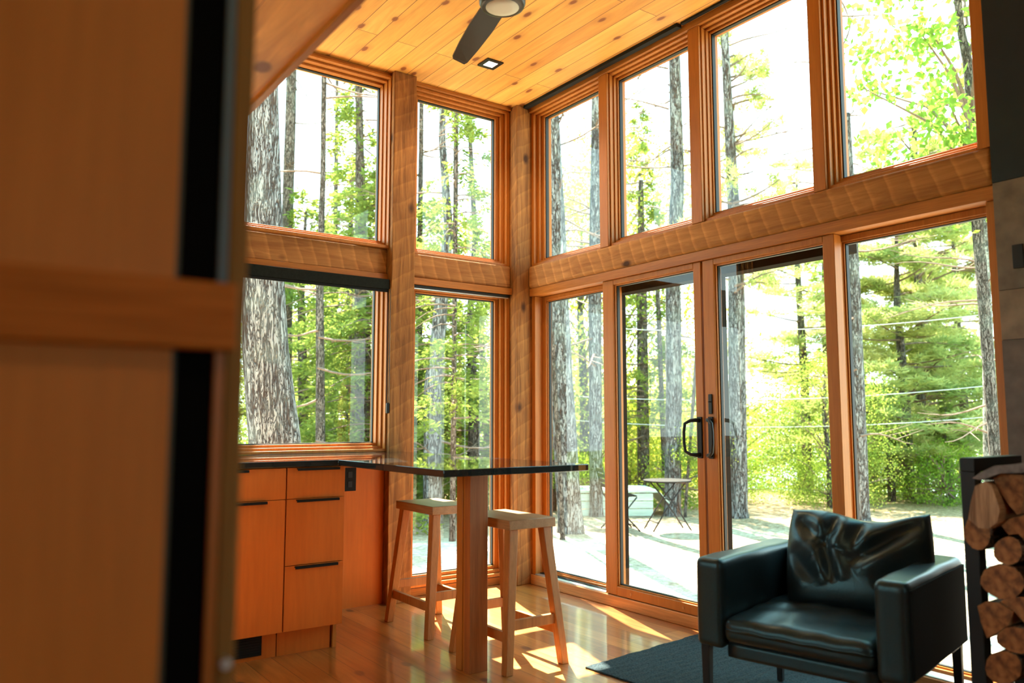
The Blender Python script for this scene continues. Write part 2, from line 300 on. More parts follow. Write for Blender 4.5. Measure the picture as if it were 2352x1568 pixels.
# ------------------------------------------------------------------ mesh builder
class MB:
    def __init__(s): s.v = []; s.f = []; s.mi = []; s.k = 0
    def mat(s, k): s.k = k; return s
    def add(s, vs, fs):
        o = len(s.v); s.v += [tuple(p) for p in vs]; s.f += [tuple(o + i for i in f) for f in fs]; s.mi += [s.k] * len(fs); return s
    def box(s, x0, x1, y0, y1, z0, z1):
        return s.add([(x0, y0, z0), (x1, y0, z0), (x1, y1, z0), (x0, y1, z0), (x0, y0, z1), (x1, y0, z1), (x1, y1, z1), (x0, y1, z1)],
                     [(0, 3, 2, 1), (4, 5, 6, 7), (0, 1, 5, 4), (1, 2, 6, 5), (2, 3, 7, 6), (3, 0, 4, 7)])
    def beam(s, a, b, w, h=None, up=(0, 0, 1), w2=None, h2=None):
        a = Vector(a); b = Vector(b); d = (b - a).normalized(); h = h or w; w2 = w2 or w; h2 = h2 or h
        u = Vector(up); r = d.cross(u)
        if r.length < 1e-4: r = d.cross(Vector((1, 0, 0)))
        r.normalize(); u = r.cross(d)
        vs = []
        for p, ww, hh in ((a, w, h), (b, w2, h2)):
            for i, j in ((-1, -1), (1, -1), (1, 1), (-1, 1)): vs.append(p + r * i * ww / 2 + u * j * hh / 2)
        return s.add(vs, [(0, 1, 2, 3), (7, 6, 5, 4), (0, 4, 5, 1), (1, 5, 6, 2), (2, 6, 7, 3), (3, 7, 4, 0)])
    def leg(s, a, b, w, w2=None):
        """square leg whose ends are cut level"""
        w2 = w2 or w; vs = []
        for p, q in ((a, w), (b, w2)):
            for i, j in ((-1, -1), (1, -1), (1, 1), (-1, 1)): vs.append((p[0] + i * q / 2, p[1] + j * q / 2, p[2]))
        return s.add(vs, [(0, 3, 2, 1), (4, 5, 6, 7), (0, 1, 5, 4), (1, 2, 6, 5), (2, 3, 7, 6), (3, 0, 4, 7)])
    def tube(s, pts, rad, seg=8, cap=True):
        n = len(pts); rad = rad if hasattr(rad, '__len__') else [rad] * n
        P = [Vector(p) for p in pts]; vs = []; prev = None
        for i in range(n):
            t = (P[min(i + 1, n - 1)] - P[max(i - 1, 0)]).normalized()
            if prev is None:
                r = t.cross(Vector((0, 0, 1)))
                if r.length < 0.05: r = t.cross(Vector((1, 0, 0)))
            else: r = prev - t * prev.dot(t)
            r.normalize(); prev = r; u = r.cross(t)
            for k in range(seg):
                a = 2 * PI * k / seg; vs.append(P[i] + (r * math.cos(a) + u * math.sin(a)) * rad[i])
        fs = [(i * seg + k, i * seg + (k + 1) % seg, (i + 1) * seg + (k + 1) % seg, (i + 1) * seg + k) for i in range(n - 1) for k in range(seg)]
        if cap: fs += [tuple(range(seg - 1, -1, -1)), tuple((n - 1) * seg + k for k in range(seg))]
        return s.add(vs, fs)
    def lathe(s, prof, c=(0, 0, 0), seg=32):
        vs = [(c[0] + r * math.cos(2 * PI * k / seg), c[1] + r * math.sin(2 * PI * k / seg), c[2] + z) for r, z in prof for k in range(seg)]
        n = len(prof)
        fs = [(i * seg + k, i * seg + (k + 1) % seg, (i + 1) * seg + (k + 1) % seg, (i + 1) * seg + k) for i in range(n - 1) for k in range(seg)]
        fs += [tuple(range(seg - 1, -1, -1)), tuple((n - 1) * seg + k for k in range(seg))]
        return s.add(vs, fs)
    def prism(s, poly, z0, z1):
        n = len(poly)
        return s.add([(x, y, z0) for x, y in poly] + [(x, y, z1) for x, y in poly],
                     [tuple(range(n - 1, -1, -1)), tuple(range(n, 2 * n))] + [(i, (i + 1) % n, n + (i + 1) % n, n + i) for i in range(n)])
    def ring(s, plane, a0, a1, z0, z1, ins, d0, d1):
        """rectangular frame in plane 'A' (a=x, depth=y) or 'B' (a=y, depth=x); ins = (left a0, right a1, bottom, top)"""
        l, r, b, t = ins
        for (p0, p1, q0, q1) in ((a0, a0 + l, z0, z1), (a1 - r, a1, z0, z1), (a0 + l, a1 - r, z0, z0 + b), (a0 + l, a1 - r, z1 - t, z1)):
            if p1 - p0 < 1e-4 or q1 - q0 < 1e-4: continue
            if plane == 'A': s.box(p0, p1, d0, d1, q0, q1)
            else: s.box(d0, d1, p0, p1, q0, q1)
        return s
    def build(s, name, mats, parent=None, local=False, bevel=0.0, seg=2, smooth=False, subsurf=0):
        me = bpy.data.meshes.new(name)
        vs = s.v
        if parent is not None and not local:
            w = Vector((0, 0, 0)); p = parent
            while p is not None: w += p.location; p = p.parent
            vs = [(a[0] - w.x, a[1] - w.y, a[2] - w.z) for a in vs]
        me.from_pydata(vs, [], s.f)
        mats = mats if isinstance(mats, (list, tuple)) else [mats]
        for mm in mats: me.materials.append(mm)
        if len(mats) > 1: me.polygons.foreach_set('material_index', s.mi)
        if len(s.f) > 6 and len(s.f) < 60000 and name not in ('glass_pane',):
            bm = bmesh.new(); bm.from_mesh(me); bmesh.ops.recalc_face_normals(bm, faces=bm.faces); bm.to_mesh(me); bm.free()
        me.update()
        o = bpy.data.objects.new(name, me); COL.objects.link(o)
        if parent is not None: o.parent = parent
        if bevel:
            b = o.modifiers.new('bevel', 'BEVEL'); b.width = bevel; b.segments = seg; b.limit_method = 'ANGLE'; b.angle_limit = R(35)
            b.harden_normals = False
        if subsurf:
            q = o.modifiers.new('subdivision', 'SUBSURF'); q.levels = subsurf; q.render_levels = subsurf
        if smooth or bevel or subsurf:
            me.polygons.foreach_set('use_smooth', [True] * len(me.polygons))
            if not smooth and not subsurf:
                me.set_sharp_from_angle(angle=R(30)) if hasattr(me, 'set_sharp_from_angle') else None
        return o
def tag(o, label, cat, group=None):
    o['label'] = label; o['category'] = cat
    if group: o['group'] = group
    return o
def struct(o): o['kind'] = 'structure'; return o
def thing(name, loc, label=None, cat=None, group=None, rz=0.0):
    o = bpy.data.objects.new(name, None); COL.objects.link(o); o.empty_display_size = 0.1
    o.location = loc; o.rotation_euler = (0, 0, rz)
    if label: tag(o, label, cat, group)
    return o
def copy_tree(o, parent=None):
    c = o.copy(); COL.objects.link(c)
    if parent is not None: c.parent = parent; c.matrix_parent_inverse = o.matrix_parent_inverse.copy()
    for ch in list(o.children): copy_tree(ch, c)
    return c

# ================================================================== ROOM SHELL
ZC = 3.48; YA = 4.80; XB = 3.55
struct(MB().box(-1.6, 3.62, -2.3, 4.86, -0.12, 0.0).build('floor', M['floor']))
struct(MB().box(-1.6, 3.72, -2.3, 5.0, ZC, ZC + 0.16).build('ceiling', M['ceiling']))
# wall seen at the left of the photo's far side (glazed) : solid part beyond the windows
struct(MB().box(-1.6, 0.90, 4.72, 4.86, 0, ZC).build('wall_back', M['wallwood']))
struct(MB().box(0.90, 2.335, 4.69, 4.86, 0, 0.925).build('wall_back_sill', M['cabinet']))
bpy.data.objects['wall_back_sill'].name = 'trim_1'
wl = MB()
for (y0, y1, z0, z1) in ((-2.3, 1.5, 0, ZC), (3.7, 4.86, 0, ZC), (1.5, 3.7, 0, .95), (1.5, 3.7, 2.05, ZC)): wl.box(-1.75, -1.6, y0, y1, z0, z1)
struct(wl.build('wall_left', M['wallwood']))
wf = MB()
for (x0, x1, z0, z1) in ((-1.6, 0.9, 0, ZC), (2.1, 3.62, 0, ZC), (0.9, 2.1, 0, 1.05), (0.9, 2.1, 2.05, ZC)): wf.box(x0, x1, -2.45, -2.3, z0, z1)
struct(wf.build('wall_front', M['wallwood']))
# right wall, south of the glazing: tan masonry courses below, dark steel above
wr_ = MB()
wr_.mat(3).box(3.44, 3.60, -2.3, 1.445, 2.115, ZC)
wr_.mat(0).box(3.442, 3.60, -2.3, 1.445, 1.671, 2.113)
wr_.mat(1).box(3.4425, 3.60, -2.3, 1.445, 1.471, 1.669)
wr_.mat(2).box(3.442, 3.60, -2.3, 1.445, 0.90, 1.469)
wr_.mat(0).box(3.442, 3.60, -2.3, 1.445, 0.0, 0.898)
struct(wr_.build('wall_right', [M['plaster'], M['plaster2'], M['plaster3'], M['steel']]))

# posts and beams
struct(MB().box(3.343, 3.60, 4.625, 4.90, 0, ZC).build('trim_2', M['rough_z'], bevel=0.004))
struct(MB().box(2.337, 2.505, 4.625, 4.86, 0, ZC).build('trim_3', M['rough_z'], bevel=0.004))
b = struct(MB().box(0.90, 2.337, 4.695, 4.86, 2.11, 2.275).build('trim_4', M['rough_x'], bevel=0.006))
b = struct(MB().box(2.505, 3.342, 4.695, 4.86, 2.11, 2.275).build('trim_5', M['rough_x'], bevel=0.018, seg=4))
b = struct(MB().box(3.445, 3.62, 1.445, 4.624, 2.11, 2.272).build('trim_6', M['rough_y'], bevel=0.018, seg=4))
# smooth fir trim under and over the beams
struct(MB().box(0.90, 2.336, 4.685, 4.86, 2.068, 2.109).build('trim_7', M['fir_x'], bevel=0.002))
struct(MB().box(2.506, 3.342, 4.685, 4.86, 2.062, 2.109).build('trim_8', M['fir_x'], bevel=0.002))
struct(MB().box(3.455, 3.62, 1.445, 4.624, 2.052, 2.109).build('trim_9', M['fir_y'], bevel=0.002))
struct(MB().box(0.90, 2.336, 4.68, 4.86, 3.455, 3.479).build('trim_10', M['fir_x'], bevel=0.003))
struct(MB().box(2.506, 3.342, 4.69, 4.86, 3.455, 3.479).build('trim_11', M['fir_x'], bevel=0.003))
struct(MB().box(3.45, 3.62, 1.445, 4.624, 3.44, 3.479).build('trim_12', M['fir_y'], bevel=0.003))
# boards along the floor under the glazing
struct(MB().box(2.506, 3.342, 4.74, 4.86, 0.0, 0.058).build('baseboard_back', M['fir_x'], bevel=0.003))
struct(MB().box(3.46, 3.62, 1.445, 4.624, 0.0, 0.068).build('baseboard_right', M['base_y'], bevel=0.004))

# windows -------------------------------------------------------------
def window(name, plane, a0, a1, z0, z1, ins, fronts, back, gx, label=None, blackout=True, kmat=None):
    """stepped timber frame (three rings), black gasket and a pane; fronts are the depths of the steps"""
    loc = ((a0 + a1) / 2, YA, z0) if plane == 'A' else (XB, (a0 + a1) / 2, z0)
    w = thing(name, loc); struct(w)
    fz = kmat or M['fir']
    cur = [a0, a1, z0, z1]; prev = (0, 0, 0, 0)
    fr = MB(); sash = MB()
    for i, fd in enumerate(fronts):
        k = (i + 1) / len(fronts); cum = tuple(v * k for v in ins)
        st = tuple(c - p for c, p in zip(cum, prev))
        (fr if i < len(fronts) - 1 else sash).ring(plane, a0 + prev[0], a1 - prev[1], z0 + prev[2], z1 - prev[3], st, fd, back)
        prev = cum
    fr.build('window_frame', fz, w, bevel=0.003)
    sash.build('sash', fz, w, bevel=0.003)
    g = MB().ring(plane, a0 + ins[0], a1 - ins[1], z0 + ins[2], z1 - ins[3], (0.006,) * 4, gx - 0.006, gx + 0.02)
    g.build('gasket', M['black'], w)
    p = MB()
    A0, A1, Z0, Z1 = a0 + ins[0] + .003, a1 - ins[1] - .003, z0 + ins[2] + .003, z1 - ins[3] - .003
    if plane == 'A': p.add([(A0, gx, Z0), (A1, gx, Z0), (A1, gx, Z1), (A0, gx, Z1)], [(0, 1, 2, 3)])
    else: p.add([(gx, A0, Z0), (gx, A1, Z0), (gx, A1, Z1), (gx, A0, Z1)], [(3, 2, 1, 0)])
    p.build('glass_pane', M['glass'], w)
    return w
window('window_1', 'A', 0.90, 2.336, 2.276, 3.454, (.03, .024, .062, .045), (4.665, 4.705, 4.75), 4.84, 4.80)
window('window_2', 'A', 0.90, 2.336, 0.952, 2.067, (.03, .034, .053, .05), (4.665, 4.705, 4.75), 4.84, 4.80)
window('window_3', 'A', 2.506, 3.342, 2.276, 3.454, (.09, .088, .052, .055), (4.715, 4.745, 4.775), 4.84, 4.80)
window('window_4', 'A', 2.506, 3.342, 0.06, 2.061, (.09, .09, .068, .04), (4.715, 4.745, 4.775), 4.84, 4.80)
MB().box(2.51, 3.34, 4.735, 4.775, 0.052, 0.064).build('track', M['black'], bpy.data.objects['window_4'])
edges = [(3.849, 4.624, .085, .03), (3.062, 3.769, .026, .03), (2.270, 2.981, .022, .03), (1.50, 2.202, .040, .03)]
for i, (y0, y1, li, ri) in enumerate(edges):
    window('window_%d' % (5 + i), 'B', y0, y1, 2.273, 3.44, (ri, li, .058, .040), (3.475, 3.505, 3.53), 3.60, 3.55)
for i, (y0, y1) in enumerate([(3.769, 3.849), (2.981, 3.062), (2.202, 2.270), (1.445, 1.50)]):
    struct(MB().box(3.455, 3.61, y0, y1, 2.273, 3.44).build('trim_%d' % (13 + i), M['fir'], bevel=0.003))

w_ = thing('window_9', (1.5, -2.4, 1.05)); struct(w_)  # added unseen window, lets daylight onto the near partition
MB().ring('A', .9, 2.1, 1.05, 2.05, (.07,) * 4, -2.44, -2.33).build('window_frame', M['fir'], w_, bevel=.003)
MB().add([(.96, -2.38, 1.11), (2.04, -2.38, 1.11), (2.04, -2.38, 1.99), (.96, -2.38, 1.99)], [(3, 2, 1, 0)]).build('glass_pane', M['glass'], w_)
w_ = thing('window_10', (-1.68, 2.6, .95)); struct(w_)  # unseen window added on the kitchen side to brighten the loft soffit
MB().ring('B', 1.5, 3.7, .95, 2.05, (.07,) * 4, -1.74, -1.62).build('window_frame', M['fir'], w_, bevel=.003)
MB().add([(-1.68, 1.56, 1.01), (-1.68, 3.64, 1.01), (-1.68, 3.64, 1.99), (-1.68, 1.56, 1.99)], [(0, 1, 2, 3)]).build('glass_pane', M['glass'], w_)
# sliding door set in the right wall: outer panels fixed, two inner leaves meet in the middle
def door(name, y0, y1, z0, z1, ins, d0, d1, gx, steps=2):
    w = thing(name, (d0, (y0 + y1) / 2, z0)); struct(w)
    MB().ring('B', y0, y1, z0, z1, ins, d0, d1).build('door_frame', M['fir'], w, bevel=0.003)
    MB().ring('B', y0 + ins[0], y1 - ins[1], z0 + ins[2], z1 - ins[3], (.008,) * 4, d0 + .012, d1 - .006).build('glazing_bead', M['fir'], w)
    MB().ring('B', y0 + ins[0] + .008, y1 - ins[1] - .008, z0 + ins[2] + .008, z1 - ins[3] - .008, (.005,) * 4, gx - .006, gx + .016).build('gasket', M['black'], w)
    A0, A1, Z0, Z1 = y0 + ins[0] + .009, y1 - ins[1] - .009, z0 + ins[2] + .009, z1 - ins[3] - .009
    MB().add([(gx, A0, Z0), (gx, A1, Z0), (gx, A1, Z1), (gx, A0, Z1)], [(3, 2, 1, 0)]).build('glass_pane', M['glass'], w)
    return w
d1_ = door('door_1', 3.80, 4.60, 0.045, 2.051, (.06, .055, .045, .03), 3.545, 3.60, 3.572)
d2_ = door('door_2', 3.018, 3.845, 0.072, 2.051, (.055, .100, .055, .032), 3.47, 3.53, 3.50)
d3_ = door('door_3', 2.180, 3.004, 0.072, 2.051, (.062, .080, .055, .032), 3.47, 3.53, 3.50)
d4_ = door('door_4', 1.475, 2.230, 0.045, 2.051, (.035, .040, .045, .03), 3.545, 3.60, 3.572)
struct(MB().box(3.475, 3.62, 4.585, 4.624, 0.068, 2.051).build('trim_17', M['fir'], bevel=0.003))
struct(MB().box(3.475, 3.62, 1.445, 1.490, 0.068, 2.051).build('trim_18', M['fir'], bevel=0.003))
struct(MB().box(3.47, 3.545, 3.852, 4.584, 0.0685, 0.074).box(3.47, 3.545, 1.49, 2.175, 0.0685, 0.074).build('trim_19', M['alu']))
struct(MB().box(3.512, 3.545, 3.852, 4.584, 0.074, 0.078).build('trim_20', M['blackm']))
# black jamb cladding on the outside, seen through the sliding leaves
struct(MB().box(3.605, 3.70, 3.872, 3.93, -0.02, 2.10).box(3.605, 3.70, 3.028, 3.085, -0.02, 2.10).box(3.605, 3.64, 2.240, 2.285, -0.02, 2.10)
       .box(3.605, 3.70, 2.20, 3.872, 1.985, 2.10).build('trim_21', M['clad'], bevel=0.002))
struct(MB().box(3.625, 3.70, 1.40, 4.90, -0.12, -0.02).build('trim_22', M['clad']))

# door pulls and lock ------------------------------------------------
def pull(parent, y, side, zc=1.055):
    """black D pull on a long plate; side = +1 bows to larger y, -1 to smaller y"""
    pl = MB().box(3.460, 3.4695, y - .017, y + .017, zc - .115, zc + .115).build('handle_plate', M['black'], parent, bevel=0.003)
    h = MB(); x = 3.462
    ctl = [(x, y, zc + .095), (3.435, y + side * .004, zc + .097), (3.418, y + side * .026, zc + .094), (3.405, y + side * .055, zc + .078), (3.403, y + side * .062, zc + .03),
           (3.403, y + side * .062, zc - .03), (3.405, y + side * .055, zc - .078), (3.418, y + side * .026, zc - .094), (3.435, y + side * .004, zc - .097), (x, y, zc - .095)]
    h.tube(ctl, [.012, .012, .010, .0088, .0085, .0085, .0088, .010, .012, .012], 10)
    h.build('handle', M['black'], parent, smooth=True)
pull(d2_, 3.045, +1); pull(d3_, 2.965, -1)
MB().box(3.462, 3.4695, 2.952, 2.978, 1.185, 1.295).lathe([(0.0001, 0), (.009, 0), (.009, .006)], (3.458, 2.965, 1.25), 12).build('lock', M['black'], d3_, bevel=0.003)
for y in (3.62, 3.20):
    MB().tube([(3.4695, y, .098), (3.468, y, .098)], .009, 14).build('screw_cap', M['base_y'], d2_)

# ================================================================== LOFT SOFFIT, NEAR PANEL
ZL = 2.2
struct(MB().box(-1.6, 0.775, 1.0, 4.70, ZL, ZL + 0.10).build('ceiling_loft', M['soffit']))
bpy.data.objects['ceiling_loft'].name = 'ceiling.001'
struct(MB().box(0.775, 0.80, 1.0, 4.70, ZL - 0.012, ZL + 0.14).build('trim_23', M['fir_y'], bevel=0.003))
YN = 0.90
pn = thing('partition_panel', (-0.2, YN, 0), 'tall brown wooden partition with black channel and crossing rail, blurred close to the camera', 'partition')
MB().box(-1.0, 0.196, YN, YN + 0.03, 0, ZL - .002).build('panel', M['birch'], pn)
MB().box(0.196, 0.2015, YN + 0.004, YN + 0.03, 0, ZL - .002).build('reveal_strip', plain('dull_green_edge', (0.06, 0.065, 0.04), 0.6), pn)
MB().box(0.2015, 0.241, YN + 0.006, YN + 0.03, 0, ZL - .002).build('channel', M['void'], pn)
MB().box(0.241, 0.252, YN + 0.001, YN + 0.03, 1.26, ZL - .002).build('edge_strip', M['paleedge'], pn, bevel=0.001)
MB().box(0.241, 0.252, YN + 0.001, YN + 0.03, 0, 1.26).build('edge_strip', M['fir'], pn, bevel=0.001)
MB().box(0.252, 0.274, YN, YN + 0.032, 0, ZL - .002).build('stile', wood('pale_stile', (0.26, 0.14, 0.04), (0.38, 0.22, 0.07), 'z', 0.7, spec=0.1), pn, bevel=0.003)
MB().box(-1.0, 0.258, YN - 0.018, YN - 0.0005, 1.226, 1.300).build('rail', wood('rail_wood', (0.50, 0.155, 0.022), (0.60, 0.20, 0.032), 'x', 0.6, spec=0.1), pn, bevel=0.003)
MB().tube([(0.262, YN - 0.001, 0.892), (0.262, YN - 0.010, 0.892)], .006, 12).build('stud', M['alu'], pn, smooth=False)

# ================================================================== KITCHEN
ZT = 0.951; ZU = 0.921
top = MB().prism([(-0.20, 3.85), (1.66, 3.85), (1.66, 2.80), (2.43, 2.80), (2.43, 4.622), (2.332, 4.622), (2.332, 4.685), (-0.20, 4.685)], ZU, ZT)
tag(top.build('countertop', M['counter'], bevel=0.0025), 'polished black L-shaped worktop running under the window and out over the stools', 'countertop')
YF = 3.87
def front(kind, x0, x1, z0, z1, parent, hx0, hx1):
    o = MB().box(x0 + .0015, x1 - .0015, YF, YF + .019, z0 + .0015, z1 - .0015).build(kind, M['cabinet'], parent, bevel=0.001)
    MB().box(hx0, hx1, YF - .016, YF - .0005, z1 - .009, z1 - .004).box(hx0, hx1, YF - .018, YF - .014, z1 - .016, z1 - .004).build('handle', M['blackm'], o)
    return o
def cab(x0, x1, label, fronts, vent=None, group=None):
    c = thing('base_cabinet', ((x0 + x1) / 2, 4.2, 0), label, 'cabinet', group)
    MB().box(x0 + .001, x1, YF + .02, 4.66, 0.13, ZU - .002).box(x0 + .001, x1 - (.03 if vent is None else 0), 3.955, 4.6, 0.0, 0.13).build('body', M['cabinet'], c)
    for k, z0, z1, h0, h1 in fronts: front(k, x0, x1, z0, z1, c, h0, h1)
    return c
c1 = cab(0.80, 1.398, 'orange veneer kitchen cabinet with one drawer over a tall door, dark grille in its plinth', [('drawer', .764, ZU - .003, .98, 1.21), ('door', .130, .764, 1.08, 1.303)], vent=1)
vg = MB().box(1.165, 1.325, 3.945, 3.954, .02, .118)
for k in range(7): vg.box(1.17, 1.32, 3.942, 3.945, .028 + k * .0125, .034 + k * .0125)
vg.build('air_grille', M['blackm'], c1)
c2 = cab(1.402, 1.708, 'orange veneer kitchen cabinet with three stacked drawers beside the seating end', [('drawer', .764, ZU - .003, 1.45, 1.672), ('drawer', .442, .764, 1.45, 1.672), ('drawer', .130, .442, 1.45, 1.672)])
MB().box(1.690, 1.708, 3.945, 4.66, 0.0, 0.13).build('end_panel', M['birch'], c2)
c0 = cab(-0.19, 0.796, 'wide orange veneer cabinet furthest left under the worktop, mostly behind the partition', [('drawer', .764, ZU - .003, .1, .4), ('door', .130, .764, .1, .4)], vent=1)
ou = thing('power_outlet', (2.10, 4.689, .78), 'black power outlet on the orange panel below the worktop', 'outlet')
MB().box(2.058, 2.140, 4.683, 4.6895, .712, .856).build('plate', M['blackm'], ou, bevel=0.002)
for z_ in (.735, .795): MB().box(2.085, 2.113, 4.681, 4.6835, z_, z_ + .037).build('socket', M['black'], ou, bevel=0.001)
# support post of the worktop: laminated boards with a shadow groove
sp = thing('worktop_post', (2.07, 3.23, 0), 'square fir post standing under the seating end of the black worktop', 'post')
MB().box(2.020, 2.119, 3.165, 3.212, 0, ZU - .001).build('front_board', M['post2'], sp, bevel=0.002)
MB().box(2.026, 2.115, 3.212, 3.232, 0, ZU - .001).build('core', M['fir'], sp)
MB().box(2.020, 2.119, 3.232, 3.285, 0, ZU - .001).build('rear_board', M['fir'], sp, bevel=0.002)

# stools ---------------------------------------------------------------
def make_stool():
    t = thing('bar_stool', (0, 0, 0))
    MB().box(-.137, .137, -.213, .213, .640, .685).build('seat', M['seatwood'], t, local=True, bevel=0.003)
    bot = {}; topp = {}
    for i in (-1, 1):
        for j in (-1, 1):
            a = (i * .163, j * .232, 0); b = (i * .098, j * .172, .640)
            MB().leg(a, b, .040, .048).build('leg', M['stool'], t, local=True, bevel=0.003)
    def on(i, j, z):
        k = z / .64; return (i * (.163 - .065 * k), j * (.232 - .060 * k), z)
    for j in (-1, 1):
        a = on(-1, j, .210); b_ = on(1, j, .210)
        MB().beam((a[0] + .018, a[1], a[2]), (b_[0] - .018, b_[1], b_[2]), .022, .046).build('stretcher', M['stool'], t, local=True, bevel=0.002)
    for i in (-1, 1):
        a = on(i, -1, .158); b_ = on(i, 1, .158)
        MB().beam((a[0], a[1] + .018, a[2]), (b_[0], b_[1] - .018, b_[2]), .022, .046).build('stretcher', M['stool'], t, local=True, bevel=0.002)
    return t
s1 = make_stool(); s1.location = (2.325, 4.02, 0)
tag(s1, 'backless wooden bar stool by the timber post, the one nearer the kitchen cabinets', 'stool', 'bar stools at the worktop')
s2 = copy_tree(s1); s2.location = (2.318, 3.29, 0)
tag(s2, 'backless wooden bar stool right of the worktop post, partly in the sun', 'stool', 'bar stools at the worktop')

# blinds ----------------------------------------------------------------
rb = thing('roller_blind', (1.6, 4.67, 1.985), 'wide black roller blind rolled up over the kitchen window', 'blind')
MB().box(0.91, 2.330, 4.640, 4.684, 2.000, 2.066).build('cassette', M['blind'], rb, bevel=0.004)
MB().box(0.92, 2.325, 4.650, 4.662, 1.982, 2.000).build('bottom_bar', M['blackm'], rb, bevel=0.002)
ch = [(2.326, 4.640, 2.0)]
loop = [(2.327, 4.636 + .016 * math.cos(a), z) for a, z in ((0, 2.00), (0, 1.7), (0, 1.40), (0, 1.28), (PI * .5, 1.245), (PI, 1.28), (PI, 1.40), (PI, 1.7), (PI, 2.00))]
MB().tube(loop, .0022, 6).build('chain', M['black'], rb, smooth=True)
MB().box(2.318, 2.334, 4.628, 4.648, 1.195, 1.262).build('chain_holder', M['black'], rb, bevel=0.004)
rb2 = thing('roller_blind', (2.92, 4.70, 2.04), 'slim black roller blind rolled up over the tall narrow window', 'blind')
MB().box(2.512, 3.330, 4.695, 4.730, 2.040, 2.0605).build('cassette', M['black'], rb2, bevel=0.003)
MB().box(2.530, 3.320, 4.700, 4.712, 2.034, 2.040).build('bottom_bar', M['alu'], rb2)

# ceiling fixtures --------------------------------------------------------
tk = tag(MB().box(3.392, 3.432, 3.085, 4.61, 3.457, 3.4795).build('curtain_track', M['blackm'], bevel=0.002), 'thick black track on the ceiling edge ending at the timber corner post', 'track')
tk = tag(MB().box(3.405, 3.428, 1.48, 3.07, 3.466, 3.4795).build('curtain_track', M['blackm'], bevel=0.002), 'thin black track on the ceiling edge above the highest right windows', 'track')
def downlight(x, y, label):
    dl = thing('ceiling_light', (x, y, ZC), label, 'light', 'square downlights in the pine ceiling')
    q = MB(); h, i_ = .062, .036
    q.box(x - h, x - i_, y - h, y + h, ZC - .008, ZC - .0005).box(x + i_, x + h, y - h, y + h, ZC - .008, ZC - .0005)
    q.box(x - i_, x + i_, y - h, y - i_, ZC - .008, ZC - .0005).box(x - i_, x + i_, y + i_, y + h, ZC - .008, ZC - .0005)
    q.build('trim_ring', M['bronze'], dl)
    MB().box(x - i_, x + i_, y - i_, y + i_, ZC - .006, ZC - .001).build('diffuser', M['lit'], dl)
    ld = bpy.data.lights.new('downlight', 'SPOT'); ld.energy = 16; ld.color = (1, .72, .42); ld.spot_size = R(130); ld.spot_blend = .6; ld.shadow_soft_size = .04
    lo = bpy.data.objects.new('lamp', ld); COL.objects.link(lo); lo.parent = dl; lo.location = (0, 0, -.03)
downlight(2.80, 4.168, 'small lit square downlight with black trim in the pine ceiling')
downlight(1.10, -0.70, 'added unseen square downlight behind and above the camera, lighting the partition')  # lamp added out of view to warm the partition panel
FX, FY, FZ = 1.885, 2.715, 2.936
fan = thing('ceiling_fan', (FX, FY, ZC), 'dark bronze ceiling fan with round frosted light hanging from the pine ceiling', 'fan')
MB().lathe([(.0001, 0), (.065, 0), (.065, -.03), (.03, -.05), (.0001, -.05)][::-1], (FX, FY, ZC), 32).build('canopy', M['bronze'], fan, smooth=True)
MB().lathe([(.011, 0), (.011, .33)], (FX, FY, FZ + .15), 16).build('downrod', M['bronze'], fan)
MB().lathe([(.080, 0.0), (.094, 0.004), (.101, .018), (.103, .05), (.095, .075), (.10, .085), (.10, .13), (.06, .155), (.02, .165)], (FX, FY, FZ), 48).build('motor_housing', M['bronze'], fan, smooth=True)
MB().lathe([(.0001, -.006), (.04, -.005), (.079, .001), (.079, .006)], (FX, FY, FZ), 48).build('light_lens', M['lens'], fan, smooth=True)
for a in (74.7, 194.7, 314.7):
    dx, dy = math.cos(R(a)), math.sin(R(a)); vs = []
    for t, wd in ((.085, .05), (.13, .052), (.30, .056), (.50, .050), (.65, .040), (.675, .030)):
        for sd in (-1, 1):
            for zz in (.004, -.004):
                vs.append((FX + dx * t - dy * wd * sd, FY + dy * t + dx * wd * sd, FZ + .055 + sd * .010 + zz))
    fs = []
    for i in range(5):
        o_ = i * 4
        for p_, q_ in ((0, 2), (2, 3), (3, 1), (1, 0)): fs.append((o_ + p_, o_ + 4 + p_, o_ + 4 + q_, o_ + q_))
    fs += [(0, 2, 3, 1), (20, 21, 23, 22)]
    MB().add(vs, fs).build('blade', M['bronze'], fan, smooth=False)
sw = tag(MB().box(3.434, 3.441, 1.345, 1.385, 1.75, 1.845).build('wall_switch', M['black'], bevel=0.002), 'black switch plate on the tan masonry wall right of the windows', 'switch')

# ================================================================== RUG
rg = thing('rug', (2.507, 2.929, 0), 'flat dark grey rug with a fine rib under the armchair', 'rug', rz=R(5.5))
g = MB(); nx, ny = 46, 100
vv = []; rnd = random.Random(3)
for j in range(ny + 1):
    for i in range(nx + 1):
        x = .90 * i / nx; y = -1.55 * j / ny
        vv.append((x + (rnd.uniform(-.003, .003) if i in (0, nx) else 0), y + (rnd.uniform(-.003, .003) if j in (0, ny) else 0), .009 + .0018 * math.sin(j * 2.1 + math.sin(i * .5)) * (0 if i in (0, nx) else 1)))
g.add(vv, [(j * (nx + 1) + i, (j + 1) * (nx + 1) + i, (j + 1) * (nx + 1) + i + 1, j * (nx + 1) + i + 1) for j in range(ny) for i in range(nx)])
g.box(0.001, .899, -1.549, -.001, 0.0005, .0075)
g.build('pile', M['rug'], rg, local=True, smooth=False)

# ================================================================== ARMCHAIR
CH = thing('armchair', (2.41, 2.16, 0.0), 'black leather armchair with thin black legs and a crumpled back cushion', 'armchair', rz=R(12.0))
